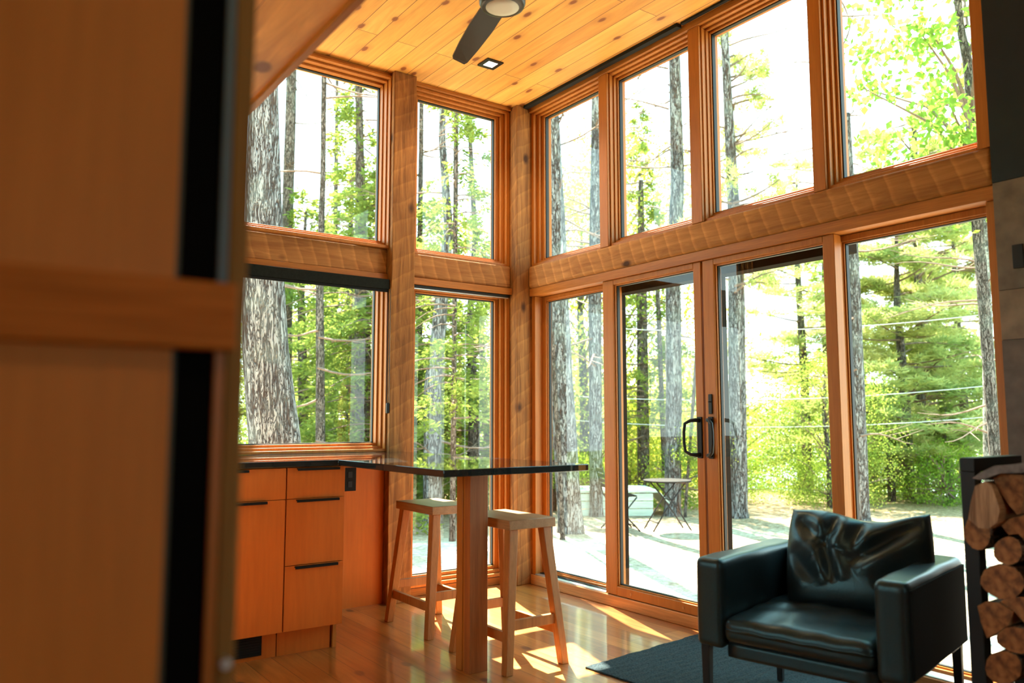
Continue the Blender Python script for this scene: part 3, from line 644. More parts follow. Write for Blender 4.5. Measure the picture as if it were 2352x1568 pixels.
# local axes: +x to the back, -y to the right seen from the front
CW, CT, CHH, CB, CDp = .77, .110, .625, .295, .70
def soft_box(mb, x0, x1, y0, y1, z0, z1, n=(8, 8, 8), r=0.03, fn=None):
    """rounded box as a dense grid surface"""
    c = Vector(((x0 + x1) / 2, (y0 + y1) / 2, (z0 + z1) / 2)); h = Vector(((x1 - x0) / 2, (y1 - y0) / 2, (z1 - z0) / 2))
    idx = {}; vs = []; fs = []
    def vid(i, j, k):
        key = (i, j, k)
        if key not in idx:
            p = Vector((x0 + (x1 - x0) * i / n[0], y0 + (y1 - y0) * j / n[1], z0 + (z1 - z0) * k / n[2]))
            q = p - c; inner = Vector([max(-(h[a] - r), min(h[a] - r, q[a])) for a in range(3)])
            d = q - inner
            if d.length > 1e-6: q = inner + d.normalized() * r
            p = c + q
            if fn: p = fn(p, c, h)
            idx[key] = len(vs); vs.append(p)
        return idx[key]
    for i in range(n[0]):
        for j in range(n[1]):
            fs.append((vid(i, j, 0), vid(i, j + 1, 0), vid(i + 1, j + 1, 0), vid(i + 1, j, 0)))
            fs.append((vid(i, j, n[2]), vid(i + 1, j, n[2]), vid(i + 1, j + 1, n[2]), vid(i, j + 1, n[2])))
    for i in range(n[0]):
        for k in range(n[2]):
            fs.append((vid(i, 0, k), vid(i + 1, 0, k), vid(i + 1, 0, k + 1), vid(i, 0, k + 1)))
            fs.append((vid(i, n[1], k), vid(i, n[1], k + 1), vid(i + 1, n[1], k + 1), vid(i + 1, n[1], k)))
    for j in range(n[1]):
        for k in range(n[2]):
            fs.append((vid(0, j, k), vid(0, j, k + 1), vid(0, j + 1, k + 1), vid(0, j + 1, k)))
            fs.append((vid(n[0], j, k), vid(n[0], j + 1, k), vid(n[0], j + 1, k + 1), vid(n[0], j, k + 1)))
    mb.add(vs, fs); return mb
def wob(p, c, h):
    a = .0009 * math.sin(p.x * 23 + p.z * 17) + .0008 * math.sin(p.y * 31 + p.x * 11 + 1)
    return p + Vector((a * .5, a, a))
for nm, y0, y1 in (('armrest', -CT, 0), ('armrest', -CW, -CW + CT)):
    soft_box(MB(), 0, CDp, y0, y1, CB, CHH, (30, 10, 18), .022, wob).build(nm, M['leather'], CH, local=True, smooth=True)
soft_box(MB(), CDp - .12, CDp - .002, -CW + CT, -CT, CB, CHH - .012, (8, 20, 16), .022, wob).build('back_frame', M['leather'], CH, local=True, smooth=True)
soft_box(MB(), .03, CDp - .12, -CW + CT + .001, -CT - .001, CB - .035, .322, (10, 12, 4), .012).build('seat_frame', M['leather'], CH, local=True, smooth=True)
def seatfn(p, c, h):
    u = (p.x - c.x) / h.x; v = (p.y - c.y) / h.y
    if p.z > c.z: p.z += .020 * (1 - u * u) * (1 - v * v) - .006 * (1 - u) + .003 * math.sin(p.x * 38 + p.y * 15) * (1 - abs(u)) + .002 * math.sin(p.y * 50)
    if u < 0 and abs(v) < .99: p.x -= .010 * (1 - v * v) * (1 - abs((p.z - c.z) / h.z) ** 2)
    return p
soft_box(MB(), -.002, CDp - .125, -CW + CT + .002, -CT - .002, .322, .425, (40, 36, 12), .03, seatfn).build('seat_cushion', M['leather'], CH, local=True, smooth=True)
# the back cushion: a slumped pillow with deep folds
def backcush():
    n, mm = 96, 72; vs = []; fs = []
    W2, H2 = .275, .200
    # creases: start, end, width, depth (negative = raised roll)
    folds = [(-.20, .13, -.10, .05, .045, .018), (-.07, .17, -.10, .04, .040, .020), (-.10, .04, -.06, -.10, .034, .018), (.03, .15, .00, .02, .040, .014),
             (.22, .14, -.01, -.02, .040, .022), (.26, .02, .08, -.10, .045, .014), (-.23, .00, -.14, -.10, .045, .010)]
    for sd in (-1, 1):
        for j in range(mm + 1):
            for i in range(n + 1):
                s_ = -1 + 2 * i / n; t_ = -1 + 2 * j / mm
                prof = max(0, (1 - abs(s_) ** 9)) ** .5 * max(0, (1 - abs(t_) ** 8)) ** .5 * (.55 + .45 * math.cos(s_ * 1.35) * math.cos(t_ * 1.2))
                sag = .045 * (1 - s_ * s_) if t_ > 0 else 0
                y = s_ * W2 * (1 - .05 * (t_ * t_)); z = t_ * H2 * (1 - .03 * s_ * s_)
                if t_ > 0: z -= sag * t_ * (.6 + .5 * math.sin(s_ * 3.0 + .5))
                th = .085 * prof * (1.15 - .25 * t_)
                if sd < 0:
                    w = 0
                    for (ax, az, bx, bz, wd, dp) in folds:
                        dx_, dz_ = bx - ax, bz - az; L2 = dx_ * dx_ + dz_ * dz_
                        tt = max(0, min(1, ((y - ax) * dx_ + (z - az) * dz_) / L2))
                        dd = math.hypot(y - ax - tt * dx_, z - az - tt * dz_)
                        fall = math.sin(PI * min(1, .15 + .85 * tt)) ** .5
                        w += fall * (-dp * math.exp(-(dd / (wd * .55)) ** 2) + dp * .75 * math.exp(-((dd - wd * 1.15) / (wd * .7)) ** 2))
                    th += w * prof
                vs.append((sd * th, -y, z))
    o2 = (n + 1) * (mm + 1)
    for j in range(mm):
        for i in range(n):
            a = j * (n + 1) + i
            fs.append((a, a + 1, a + n + 2, a + n + 1)); fs.append((o2 + a, o2 + a + n + 1, o2 + a + n + 2, o2 + a + 1))
    return vs, fs
vs, fs = backcush()
bc = MB().add(vs, fs).build('back_cushion', M['leather'], CH, local=True, smooth=True)
bc.location = (.470, -.452, .600); bc.rotation_euler = (R(-2), R(17), R(3))
MB().box(.02, CDp - .02, -CW - .007, -CW + .004, CB + .02, CHH - .025).build('added_shade_panel', M['shadepanel'], CH, local=True, bevel=0.002)  # added dark sheet, keeps the side in shade instead of mirroring the glazing
for (x, y) in ((.03, -.03), (.03, -CW + .03), (CDp - .03, -.03), (CDp - .03, -CW + .03)):
    MB().leg((x, y, .013), (x, y, CB + .004), .024, .034).build('leg', M['black'], CH, local=True, bevel=0.002)

# ================================================================== LOG RACK AND LOGS
RX0, RX1, RY1, RY0 = 2.75, 3.10, 1.307, 0.55
rk = thing('log_rack', (2.93, .93, 0), 'black steel square-tube firewood rack beside the armchair', 'rack')
for y0, y1 in ((RY1 - .047, RY1), (RY0, RY0 + .047)):
    MB().box(RX0, RX0 + .047, y0, y1, 0.0, .983).build('post', M['black'], rk, bevel=0.002)
    MB().box(RX1 - .047, RX1, y0, y1, 0.0, .983).build('post', M['black'], rk, bevel=0.002)
    MB().box(RX0, RX1, y0, y1, .983, 1.028).build('top_bar', M['black'], rk, bevel=0.002)
for x0 in (RX0, RX1 - .047):
    MB().box(x0, x0 + .047, RY0 + .047, RY1 - .047, .06, .107).build('bottom_rail', M['black'], rk, bevel=0.002)
XL = 2.735
def log(poly_px, label, length=.40, x0=XL, sidemats=None, taper=.97, seed=0, endm=None, back=None):
    """firewood piece: outline of its cut end read in the photo, extruded back along X; sidemats gives bark(1)/split(2) per edge"""
    r_ = random.Random(seed); pts = [onx(px, py, x0) for px, py in poly_px]
    yz = [(p[1], p[2]) for p in pts]
    cy = sum(a for a, _ in yz) / len(yz); cz = sum(b_ for _, b_ in yz) / len(yz)
    n = len(yz); mb = MB(); rings = []; K = 7
    for k in range(K):
        x = (x0, 2.7475, 2.7485)[k] if k < 3 else 2.7485 + (x0 + length - 2.7485) * (k - 2) / (K - 3); s_ = 1 - (1 - taper) * k / (K - 1)
        s_ *= (0.985 if k in (0, K - 1) else 1.0)
        lim = 9.0 if x < 2.748 else 1.255
        rings.append([(x + r_.uniform(-.002, .002) * (k > 1), min(lim, cy + (a - cy) * s_ + r_.uniform(-.002, .002)), cz + (b_ - cz) * s_ + r_.uniform(-.002, .002)) for a, b_ in yz])
    vs = [p for q_ in rings for p in q_]
    for i in range(n):
        mb.mat((sidemats or [1] * n)[i])
        base = [(k * n + i, k * n + (i + 1) % n, (k + 1) * n + (i + 1) % n, (k + 1) * n + i) for k in range(K - 1)]
        mb.f += base; mb.mi += [mb.k] * len(base)
    mb.v = vs
    mb.f += [tuple(range(n - 1, -1, -1)), tuple((K - 1) * n + i for i in range(n))]; mb.mi += [0, 0]
    lg = thing('firewood_log', (x0 + length / 2, cy, cz))
    o = mb.build('firewood_log', [endm or M['logend'], M['logbark'], M['split']])
    loc = Vector((x0 + length / 2, cy, cz)); bpy.data.objects.remove(lg)
    for v in o.data.vertices: v.co -= loc
    o.location = loc
    o.name = 'firewood_log'
    return tag(o, label, 'firewood', 'firewood stacked in the rack')
def circ(cx, cy, rx, ry, n=16, a0=0, a1=360, rot=0):
    full = abs(a1 - a0) >= 359.9; out_ = []
    for i in range(n):
        a = R(a0 + (a1 - a0) * i / (n if full else n - 1)); x = rx * math.cos(a); y = ry * math.sin(a)
        out_.append((cx + x * math.cos(R(rot)) - y * math.sin(R(rot)), cy + x * math.sin(R(rot)) + y * math.cos(R(rot))))
    return out_
log(circ(2315, 1265, 34, 33), 'round log with a pale smooth cut end near the middle of the stack', seed=1)
log([(2281, 1096), (2300, 1088), (2350, 1090), (2352, 1108), (2349, 1150), (2346, 1180), (2336, 1181), (2318, 1160), (2298, 1128)], 'wedge-shaped split log pointing down at the top of the stack', sidemats=[1, 1, 2, 2, 2, 2, 2, 2, 2], seed=2)
log([(2232, 1098), (2250, 1084), (2285, 1068), (2325, 1066), (2370, 1060), (2385, 1078), (2350, 1086), (2300, 1087), (2276, 1094), (2255, 1104)], 'flat grey bark slab lying on top of the firewood stack', x0=2.70, endm=M['slab'], sidemats=[1] * 10, seed=3)
log([(2222, 1192), (2228, 1150), (2240, 1116), (2262, 1104), (2276, 1112), (2288, 1140), (2296, 1170), (2292, 1200), (2270, 1215), (2248, 1212)], 'split log with pale torn streaks at the upper left of the stack', x0=2.70, endm=wood('torn_wood', (0.14, 0.055, 0.02), (0.62, 0.40, 0.22), 'z', 0.8, 3, 45, 0.4), sidemats=[2] * 10, seed=4)
log(circ(2245, 1222, 31, 42, 14, rot=-10), 'large round log end beside the black rack post, high in the stack', sidemats=[1] * 14, seed=5)
log([(2300, 1206), (2318, 1190), (2350, 1184), (2400, 1190), (2400, 1240), (2352, 1240), (2338, 1226), (2318, 1228)], 'reddish split log wedged between the pointed wedge and the round log', sidemats=[2] * 8, seed=6)
log(circ(2302, 1335, 52, 40, 16, rot=12), 'broad log with rough bark below the pale round log', seed=7)
log([(2354, 1300), (2364, 1285), (2410, 1285), (2415, 1350), (2370, 1372), (2356, 1350)], 'log at the photo edge right of the broad bark log', sidemats=[2] * 6, seed=8)
log([(2244, 1390), (2262, 1380), (2292, 1384), (2326, 1404), (2316, 1436), (2290, 1452), (2268, 1466), (2252, 1430)], 'dark reddish wedge log by the rack post in the lower half', sidemats=[1, 1, 2, 2, 2, 2, 2, 1], seed=9)
log([(2296, 1380), (2330, 1372), (2400, 1372), (2400, 1424), (2352, 1432), (2330, 1404)], 'split log with its flat face up beside the dark reddish wedge', sidemats=[2] * 6, seed=10)
log(circ(2338, 1470, 52, 30, 14, rot=10), 'flattened half-round log with an orange cut end low in the stack', seed=11)
log(circ(2305, 1533, 42, 40, 14), 'round log at the lower corner of the stack', seed=12)
log(circ(2388, 1548, 36, 38, 12), 'thick log behind the photo edge at the foot of the stack', seed=13)
# ================================================================== OUTSIDE
ZG = -0.30
def gz(x, y):
    """ground height"""
    d = max(0.0, math.hypot(x - 1, y - 1) - 13.0)
    return ZG + .03 * math.sin(x * 1.3 + 1) * math.sin(y * 1.1) - min(3.2, d * d * .006)
def ground():
    n = 150; sz = 170.0; vs = []; fs = []
    for j in range(n + 1):
        for i in range(n + 1):
            u = -1 + 2 * i / n; v = -1 + 2 * j / n
            x = sz / 2 * math.copysign(abs(u) ** 1.8, u) + 8; y = sz / 2 * math.copysign(abs(v) ** 1.8, v) + 8
            z = gz(x, y)
            if -1.9 < x < 3.6 and -2.6 < y < 4.84: z = -.5
            vs.append((x, y, z))
    for j in range(n):
        for i in range(n):
            a = j * (n + 1) + i; fs.append((a, a + 1, a + n + 2, a + n + 1))
    return vs, fs
vs, fs = ground()
go = MB().add(vs, fs).build('ground', M['ground'], smooth=True); struct(go)
struct(MB().add([(30, -60, -2.6), (160, -60, -2.6), (160, 60, -2.6), (30, 60, -2.6)], [(0, 1, 2, 3)]).build('lake', M['water']))

def mesh_np(name, V, F, mat, smooth=False):
    me = bpy.data.meshes.new(name); V = np.asarray(V, dtype=np.float32); F = np.asarray(F, dtype=np.int32)
    me.vertices.add(len(V)); me.vertices.foreach_set('co', V.ravel())
    k = F.shape[1]; me.loops.add(F.size); me.loops.foreach_set('vertex_index', F.ravel())
    me.polygons.add(len(F)); me.polygons.foreach_set('loop_start', np.arange(0, F.size, k, dtype=np.int32))
    me.materials.append(mat); me.update(calc_edges=True); me.validate()
    return me
def quads(C, L, Wd, rng, droop=0.0, dirs=None, flat=0.0):
    """small diamond leaves: centres C, length L, width Wd"""
    n = len(C)
    d = rng.normal(size=(n, 3)) if dirs is None else dirs + rng.normal(size=(n, 3)) * .45
    d[:, 2] -= droop; d /= np.linalg.norm(d, axis=1, keepdims=True) + 1e-9
    q = rng.normal(size=(n, 3)); q[:, 2] *= (1 - flat); w = np.cross(d, q); w /= np.linalg.norm(w, axis=1, keepdims=True) + 1e-9
    L = L * rng.uniform(.6, 1.3, (n, 1)); Wd = Wd * rng.uniform(.7, 1.2, (n, 1))
    V = np.stack([C, C + d * L * .45 + w * Wd, C + d * L, C + d * L * .45 - w * Wd], 1).reshape(-1, 3)
    F = np.arange(4 * n).reshape(n, 4); return V, F
def gen_spruce(seed, H, z0, rad, nbr, per=26, nl=7, leafL=.13, leafW=.022, droop=.35):
    rng = np.random.default_rng(seed); br = MB(); Cs = []; Ds = []
    for k in range(nbr):
        z = z0 + (H - z0) * (k + rng.uniform()) / nbr; a = rng.uniform(0, 2 * PI)
        r = rad * (1 - (z - z0) / (H - z0 + .001)) ** .7 * rng.uniform(.6, 1.1) + .15
        dr = np.array([math.cos(a), math.sin(a), 0]); side = np.array([-math.sin(a), math.cos(a), 0])
        P = []
        for t in np.linspace(0, 1, 6): P.append(dr * r * t + np.array([0, 0, z - droop * r * t * t * .7 + .05 * math.sin(t * 4)]))
        br.tube(P, list(np.linspace(.018, .004, 6) * (.6 + r * .3)), 4, cap=False)
        m_ = int(per * r / rad) + 6
        t = rng.uniform(.2, 1, m_); s = rng.uniform(-1, 1, m_) * .38 * r * (1.05 - t)
        c = dr * (r * t)[:, None] + side * s[:, None]; c[:, 2] = z - droop * r * t * t * .7 - np.abs(s) * .25
        dd = dr * .7 + side * np.sign(s)[:, None] * .9
        Cs.append(np.repeat(c, nl, 0) + rng.normal(size=(m_ * nl, 3)) * .055); Ds.append(np.repeat(dd, nl, 0))
    C = np.concatenate(Cs); D = np.concatenate(Ds)
    V, F = quads(C, leafL, leafW, rng, .25, D, .6)
    return br, V, F
def gen_pine(seed, z0, z1, rad, nbr, tufts=11, nl=34, L=.17, Wd=.012):
    rng = np.random.default_rng(seed); br = MB(); Cs = []
    for k in range(nbr):
        z = z0 + (z1 - z0) * (k + rng.uniform()) / nbr; a = rng.uniform(0, 2 * PI)
        r = rad * rng.uniform(.5, 1.1) * (1.15 - .7 * (z - z0) / (z1 - z0))
        dr = np.array([math.cos(a), math.sin(a), 0]); side = np.array([-math.sin(a), math.cos(a), 0])
        P = [dr * r * t + np.array([0, 0, z + .12 * r * t + .1 * math.sin(t * 3 + k)]) for t in np.linspace(0, 1, 6)]
        br.tube(P, list(np.linspace(.03, .006, 6)), 5, cap=False)
        m_ = int(tufts * (.5 + r / rad))
        t = rng.uniform(.3, 1.0, m_); s = rng.uniform(-1, 1, m_) * .30 * r
        c = dr * (r * t)[:, None] + side * s[:, None]; c[:, 2] = z + .12 * r * t + rng.uniform(-.03, .14, m_)
        Cs.append(c)
    C = np.concatenate(Cs); n = len(C); D = rng.normal(size=(n * nl, 3)); D[:, 2] = np.abs(D[:, 2]) * .6
    CC = np.repeat(C, nl, 0) + rng.normal(size=(n * nl, 3)) * .045
    V, F = quads(CC, L, Wd, rng, -.1, D, .2)
    return br, V, F
def gen_leafy(seed, H, z0, rad, ncl, nl=26, L=.10, Wd=.038, spread=.30, top=1.0):
    rng = np.random.default_rng(seed); br = MB()
    u = rng.uniform(size=ncl); z = z0 + (H - z0) * u; a = rng.uniform(0, 2 * PI, ncl)
    prof = np.sqrt(np.clip(1 - ((z - z0) / (H - z0) * 2 - .9) ** 2 * .85, .05, 1)) * rad
    r = prof * np.sqrt(rng.uniform(.08, 1, ncl))
    c = np.stack([r * np.cos(a), r * np.sin(a), z], 1)
    for k in range(0, ncl, max(1, ncl // 26)):
        p = c[k]; zb = max(.4, p[2] - r[k] * .7 - .3)
        br.tube([(0, 0, zb), (p[0] * .4, p[1] * .4, zb + (p[2] - zb) * .6), tuple(p)], [.03, .018, .006], 4, cap=False)
    C = np.repeat(c, nl, 0) + rng.normal(size=(ncl * nl, 3)) * spread * np.array([1, 1, .55])
    V, F = quads(C, L, Wd, rng, .2, None, .45)
    return br, V, F
VAR = {}
def variant(key, gen, mat):
    br, V, F = gen
    b_ = bpy.data.meshes.new(key + '_branches'); b_.from_pydata(br.v, [], br.f); b_.materials.append(M['twig']); b_.update()
    VAR[key] = (b_, mesh_np(key + '_foliage', V, F, M[mat]))
variant('spruce0', gen_spruce(1, 9.0, .8, 1.9, 70), 'spruce')
variant('spruce1', gen_spruce(2, 7.5, .3, 1.6, 64), 'spruce')
variant('spruce2', gen_spruce(3, 10.5, 2.0, 1.5, 60, per=18), 'spruce')
variant('pine0', gen_pine(4, 1.0, 8.5, 2.4, 60, tufts=19, Wd=.015), 'pine')
variant('pine1', gen_pine(5, 3.0, 10.0, 2.0, 36, tufts=11, Wd=.013), 'pine')
variant('leafy0', gen_leafy(6, 7.5, .6, 2.6, 420, nl=40, L=.075, Wd=.028), 'leaf')
variant('leafy1', gen_leafy(7, 6.5, .2, 2.4, 380, nl=40, L=.075, Wd=.028), 'maple')
variant('leafy2', gen_leafy(8, 8.5, 1.5, 2.8, 340, nl=40, L=.08, Wd=.032), 'oak')
variant('leafy3', gen_leafy(9, 5.0, .0, 2.2, 380, nl=40, L=.068, Wd=.026), 'leaf')
variant('oaknear', gen_leafy(12, 4.4, 0, 1.25, 190, nl=30, L=.10, Wd=.04, spread=.15), 'oak')
variant('bush0', gen_leafy(10, 1.6, .0, 1.1, 110, nl=36, spread=.2, L=.055, Wd=.022), 'shrub')
variant('bush1', gen_leafy(11, 1.1, .0, .9, 80, nl=36, spread=.18, L=.055, Wd=.022), 'leaf')
# bare branches for the tall trunks
def bare(seed, n, z0, z1, rmax):
    rng = np.random.default_rng(seed); mb = MB()
    for k in range(n):
        z = rng.uniform(z0, z1); a = rng.uniform(0, 2 * PI); r = rng.uniform(.4, 1) * rmax
        up = rng.uniform(-.25, .25); P = []
        for t in np.linspace(0, 1, 7):
            P.append((math.cos(a) * r * t, math.sin(a) * r * t, z + up * r * t + .05 * math.sin(5 * t + k)))
        mb.tube(P, list(np.linspace(.017, .003, 7)), 4, cap=False)
        for q_ in range(3):
            t = rng.uniform(.35, .9); b0 = Vector(P[int(t * 6)]); a2 = a + rng.choice([-1, 1]) * rng.uniform(.4, .9)
            mb.tube([b0, b0 + Vector((math.cos(a2), math.sin(a2), rng.uniform(-.3, .4))) * r * .35], [.006, .002], 3, cap=False)
    return mb
BARE = []
for i in range(3):
    mb = bare(20 + i, 34, 1.0, 9.5, 1.5); me = bpy.data.meshes.new('bare_branches'); me.from_pydata(mb.v, [], mb.f); me.materials.append(M['twig']); me.update(); BARE.append(me)
def child(name, me, parent, loc=(0, 0, 0), rz=0.0, sc=1.0):
    o = bpy.data.objects.new(name, me); COL.objects.link(o); o.parent = parent; o.location = loc; o.rotation_euler = (0, 0, rz)
    o.scale = (sc, sc, sc) if not hasattr(sc, '__len__') else sc
    o['kind'] = 'stuff'
    return o
trn = random.Random(11)
def trunk(name, px_pts, d, label, mat='bark', htop=12.0, flare=1.25, seg=28, var=None, vz=0.0, vs_=1.0, bare_i=None, cat='tree', group=None, rough=.03, bz=0.0):
    """trunk through pixel points (px, py, width px) at forward distance d, carried down to the ground and up to htop"""
    P = [(at(px, py, d), w / FPX * d / 2) for px, py, w in sorted(px_pts, key=lambda q_: -q_[1])]
    p0, r0 = P[0]; p1, r1 = P[-1]
    dirv = (p1 - p0); dirv = dirv / max(.2, dirv[2])
    base = p0 - dirv * (p0[2] - gz(p0[0], p0[1])) * .6; base[2] = gz(base[0], base[1]) - .08
    topp = p1 + dirv * max(.5, htop - p1[2])
    pts = [(base, r0 * flare)] + ([] if p0[2] < .3 else [((base + (p0 - base) * min(.9, .45 / max(.1, p0[2] - base[2]))), r0 * 1.06)]) + P + [(topp, max(.03, r1 * .5))]
    # resample
    zs = np.array([q_[0][2] for q_ in pts]); X = [np.array([q_[0][k] for q_ in pts]) for k in range(2)]; Rr_ = np.array([q_[1] for q_ in pts])
    n = 60; zz = np.linspace(zs[0], zs[-1], n)
    root = thing(name, (float(base[0]), float(base[1]), float(base[2])), label, cat, group)
    rs = random.Random(int(px_pts[0][0])); ph = [rs.uniform(0, 6) for _ in range(6)]
    vs = []
    for z in zz:
        x = float(np.interp(z, zs, X[0])); y = float(np.interp(z, zs, X[1])); r = float(np.interp(z, zs, Rr_))
        for k in range(seg):
            a = 2 * PI * k / seg
            rr = r * (1 + rough * math.sin(3 * a + ph[0] + z * .7) + rough * .6 * math.sin(7 * a + ph[1] + z * 1.9) + rough * .5 * math.sin(z * 5 + ph[2] + a))
            vs.append((x + rr * math.cos(a), y + rr * math.sin(a), z))
    fs = [(i * seg + k, i * seg + (k + 1) % seg, (i + 1) * seg + (k + 1) % seg, (i + 1) * seg + k) for i in range(n - 1) for k in range(seg)]
    fs += [tuple((n - 1) * seg + k for k in range(seg))]
    MB().add(vs, fs).build('trunk', M[mat], root, smooth=True)
    def off(z): return (float(np.interp(z, zs, X[0])) - float(base[0]), float(np.interp(z, zs, X[1])) - float(base[1]), 0)
    if bare_i is not None: child('bare_branches', BARE[bare_i % 3], root, (off(3)[0], off(3)[1], bz), trn.uniform(0, 6))
    if var:
        child('branches', VAR[var][0], root, (off(5)[0], off(5)[1], vz), trn.uniform(0, 6), vs_)
        child('foliage', VAR[var][1], root, (off(5)[0], off(5)[1], vz), root.children[-1].rotation_euler.z, vs_)
    return root
# trunks read from the photo, left to right -------------------------------------------------
trunk('pine_tree', [(633, 1015, 116), (608, 800, 103), (603, 650, 96), (604, 520, 84), (606, 230, 64)], 7.6, 'massive pine trunk with deeply furrowed bark filling the left window', htop=9.0, seg=48, rough=.02, flare=1.12)
trunk('pine_tree', [(660, 500, 26), (668, 250, 24), (655, 800, 30)], 14.0, 'thin grey pine right behind the massive furrowed trunk', 'bark2', bare_i=0, htop=10)
trunk('spruce_tree', [(736, 1015, 22), (734, 650, 17), (742, 400, 12)], 10.2, 'slim straight spruce with level dead branches in the middle of the kitchen window', 'bark2', htop=8.2, bare_i=1)
trunk('spruce_tree', [(764, 1015, 15), (768, 700, 13)], 17.0, 'slender spruce close right of the slim straight one', 'bark2', htop=9, var='spruce0', vs_=(.8, .8, .7))
trunk('spruce_tree', [(838, 1015, 42), (832, 760, 36), (826, 300, 18)], 12.5, 'thick shaded spruce trunk draped in green at the right of the kitchen window', 'bark2', htop=9.5, var='spruce0', vs_=(.9, .9, .8), bare_i=2)
trunk('spruce_tree', [(960, 1015, 18), (966, 450, 12)], 13.0, 'thin dark spruce seen just right of the timber post with the black chain', 'bark2', htop=8, var='spruce1', vs_=(.9, .9, .68), bare_i=0)
trunk('pine_tree', [(994, 1170, 44), (994, 900, 40), (1030, 520, 22), (1015, 320, 16)], 11.0, 'crooked pine trunk in the narrow windows beside the corner post', 'bark', htop=7.5, bare_i=1)
trunk('spruce_tree', [(1040, 1140, 13), (1044, 700, 11)], 9.6, 'pencil-thin spruce with feathery boughs in the tall narrow window', 'bark2', htop=6.5, var='spruce2', vs_=.62, vz=.3)
trunk('oak_tree', [(1118, 1000, 16), (1090, 520, 13), (1080, 320, 10)], 15.0, 'slight leafy oak at the right edge of the narrow windows', 'bark2', htop=8, var='leafy2', vs_=(.6, .6, .62))
trunk('pine_tree', [(1310, 1190, 56), (1298, 1000, 54), (1290, 850, 50), (1284, 700, 46), (1278, 500, 40), (1270, 280, 28)], 10.4, 'tall rough pine trunk filling the pane beside the corner post', 'bark', htop=12, seg=36, bare_i=2, bz=1.2)
trunk('sapling', [(1291, 1195, 11), (1282, 1000, 11), (1272, 850, 10)], 9.7, 'thin dark stem leaning against the rough pine beside the corner post', 'bark2', htop=2.2, cat='tree')
trunk('pine_tree', [(1369, 1180, 30), (1366, 700, 30), (1370, 230, 22)], 12.0, 'straight pine trunk half hidden by the first door mullion', 'bark', htop=13, bare_i=0, bz=1.0)
trunk('pine_tree', [(1478, 1120, 28), (1476, 900, 27), (1474, 650, 22)], 14.5, 'dark pine trunk left of the bistro table', 'bark2', htop=5.5, bare_i=1, var='spruce2', vs_=.7)
trunk('sapling', [(1526, 1080, 12), (1514, 760, 11)], 13.8, 'narrow dark stem close left of the thick lit trunk behind the bistro table', 'bark2', htop=4.4)
trunk('pine_tree', [(1545, 1180, 38), (1548, 900, 37), (1545, 650, 34), (1556, 420, 32), (1549, 130, 25)], 12.2, 'thick lit pine trunk behind the bistro table', 'bark', htop=13, seg=32, bare_i=2, bz=1.5)
trunk('sapling', [(1574, 1170, 7), (1582, 1060, 7)], 12.0, 'twiggy sapling at the door frame right of the bistro table', 'bark2', htop=2.6, var='bush1', vz=.9, vs_=.5)
trunk('pine_tree', [(1696, 1172, 42), (1694, 900, 40), (1691, 640, 36), (1684, 460, 27), (1664, 90, 17)], 11.8, 'tall pine trunk right of the door handles, thinning into the third high window', 'bark', htop=12, bare_i=1, seg=32, bz=2.5, var='pine1', vs_=(.5, .5, .75), vz=1.0)
trunk('pine_tree', [(1979, 1170, 36), (1968, 900, 35), (1960, 650, 30), (1956, 560, 28)], 11.6, 'grey speckled pine trunk at the left of the last glass panel', 'bark', htop=5.6, seg=32, bare_i=2)
trunk('pine_tree', [(2122, 1165, 26), (2118, 1010, 22)], 16.5, 'reddish pine trunk low under the bright pine boughs', 'bark2', htop=7.5, var='pine0', vs_=.9, vz=.2)
trunk('birch_tree', [(2277, 1040, 32), (2272, 850, 26), (2266, 700, 20)], 11.0, 'pale lichen-spotted trunk against the last window jamb', 'bark3', htop=6.0, bare_i=0)
trunk('oak_tree', [(2225, 160, 22), (2205, 60, 16), (2238, 420, 24)], 9.0, 'oak with broad green leaves in the highest right corner window', 'bark2', htop=8.5, var='oaknear', vz=3.9)
# leafy and coniferous trees closing the view ------------------------------------------------
def whole(name, px, d, var, label, sc=1.0, group=None, tr=.09, mat='bark2', zoff=0.0, cat='tree', hz=6.0):
    p = at(px, 965, d); z = gz(p[0], p[1])
    root = thing(name, (float(p[0]), float(p[1]), z), label, cat, group)
    sz_ = sc[2] if hasattr(sc, '__len__') else sc
    if tr: MB().tube([(0, 0, -.1), (.05, .02, hz * sz_ * .35), (-.03, .04, hz * sz_ * .7), (0, 0, hz * sz_)], [tr * 1.25, tr, tr * .7, tr * .25], 12).build('trunk', M[mat], root, local=True, smooth=True)
    a = trn.uniform(0, 6)
    child('branches', VAR[var][0], root, (0, 0, zoff), a, sc); child('foliage', VAR[var][1], root, (0, 0, zoff), a, sc)
    return root
whole('pine_tree', 2080, 15.0, 'pine0', 'bushy pine with cream-lit boughs in the last glass panel', (1, 1, .66), hz=8)
whole('pine_tree', 2215, 17.5, 'pine0', 'bushy pine with tall boughs beside the lichen-spotted trunk', (1.1, 1.1, .72), hz=9)
whole('pine_tree', 1850, 17.0, 'pine1', 'open pine with drooping green boughs behind the third door panel', (1, 1, .72), hz=9.5)
whole('spruce_tree', 1905, 19.5, 'spruce0', 'green spruce between the third and the last door panel', (1, 1, .7), hz=8.5)
whole('maple_tree', 1900, 13.6, 'leafy3', 'small yellow-green maple low behind the armchair', .50, hz=4.5, tr=.05)
whole('spruce_tree', 690, 13.5, 'spruce1', 'soft green spruce just right of the massive furrowed trunk', (1, 1, .72), hz=7)
whole('spruce_tree', 800, 15.5, 'spruce0', 'tall green spruce left of the thick shaded trunk', (1, 1, .75), hz=9)
whole('spruce_tree', 870, 11.5, 'spruce1', 'dense spruce at the right edge of the kitchen window', (.95, .95, .72), hz=7)
whole('spruce_tree', 1085, 12.5, 'spruce0', 'dense spruce filling the tall narrow window', (.72, .72, .50), hz=8.5)
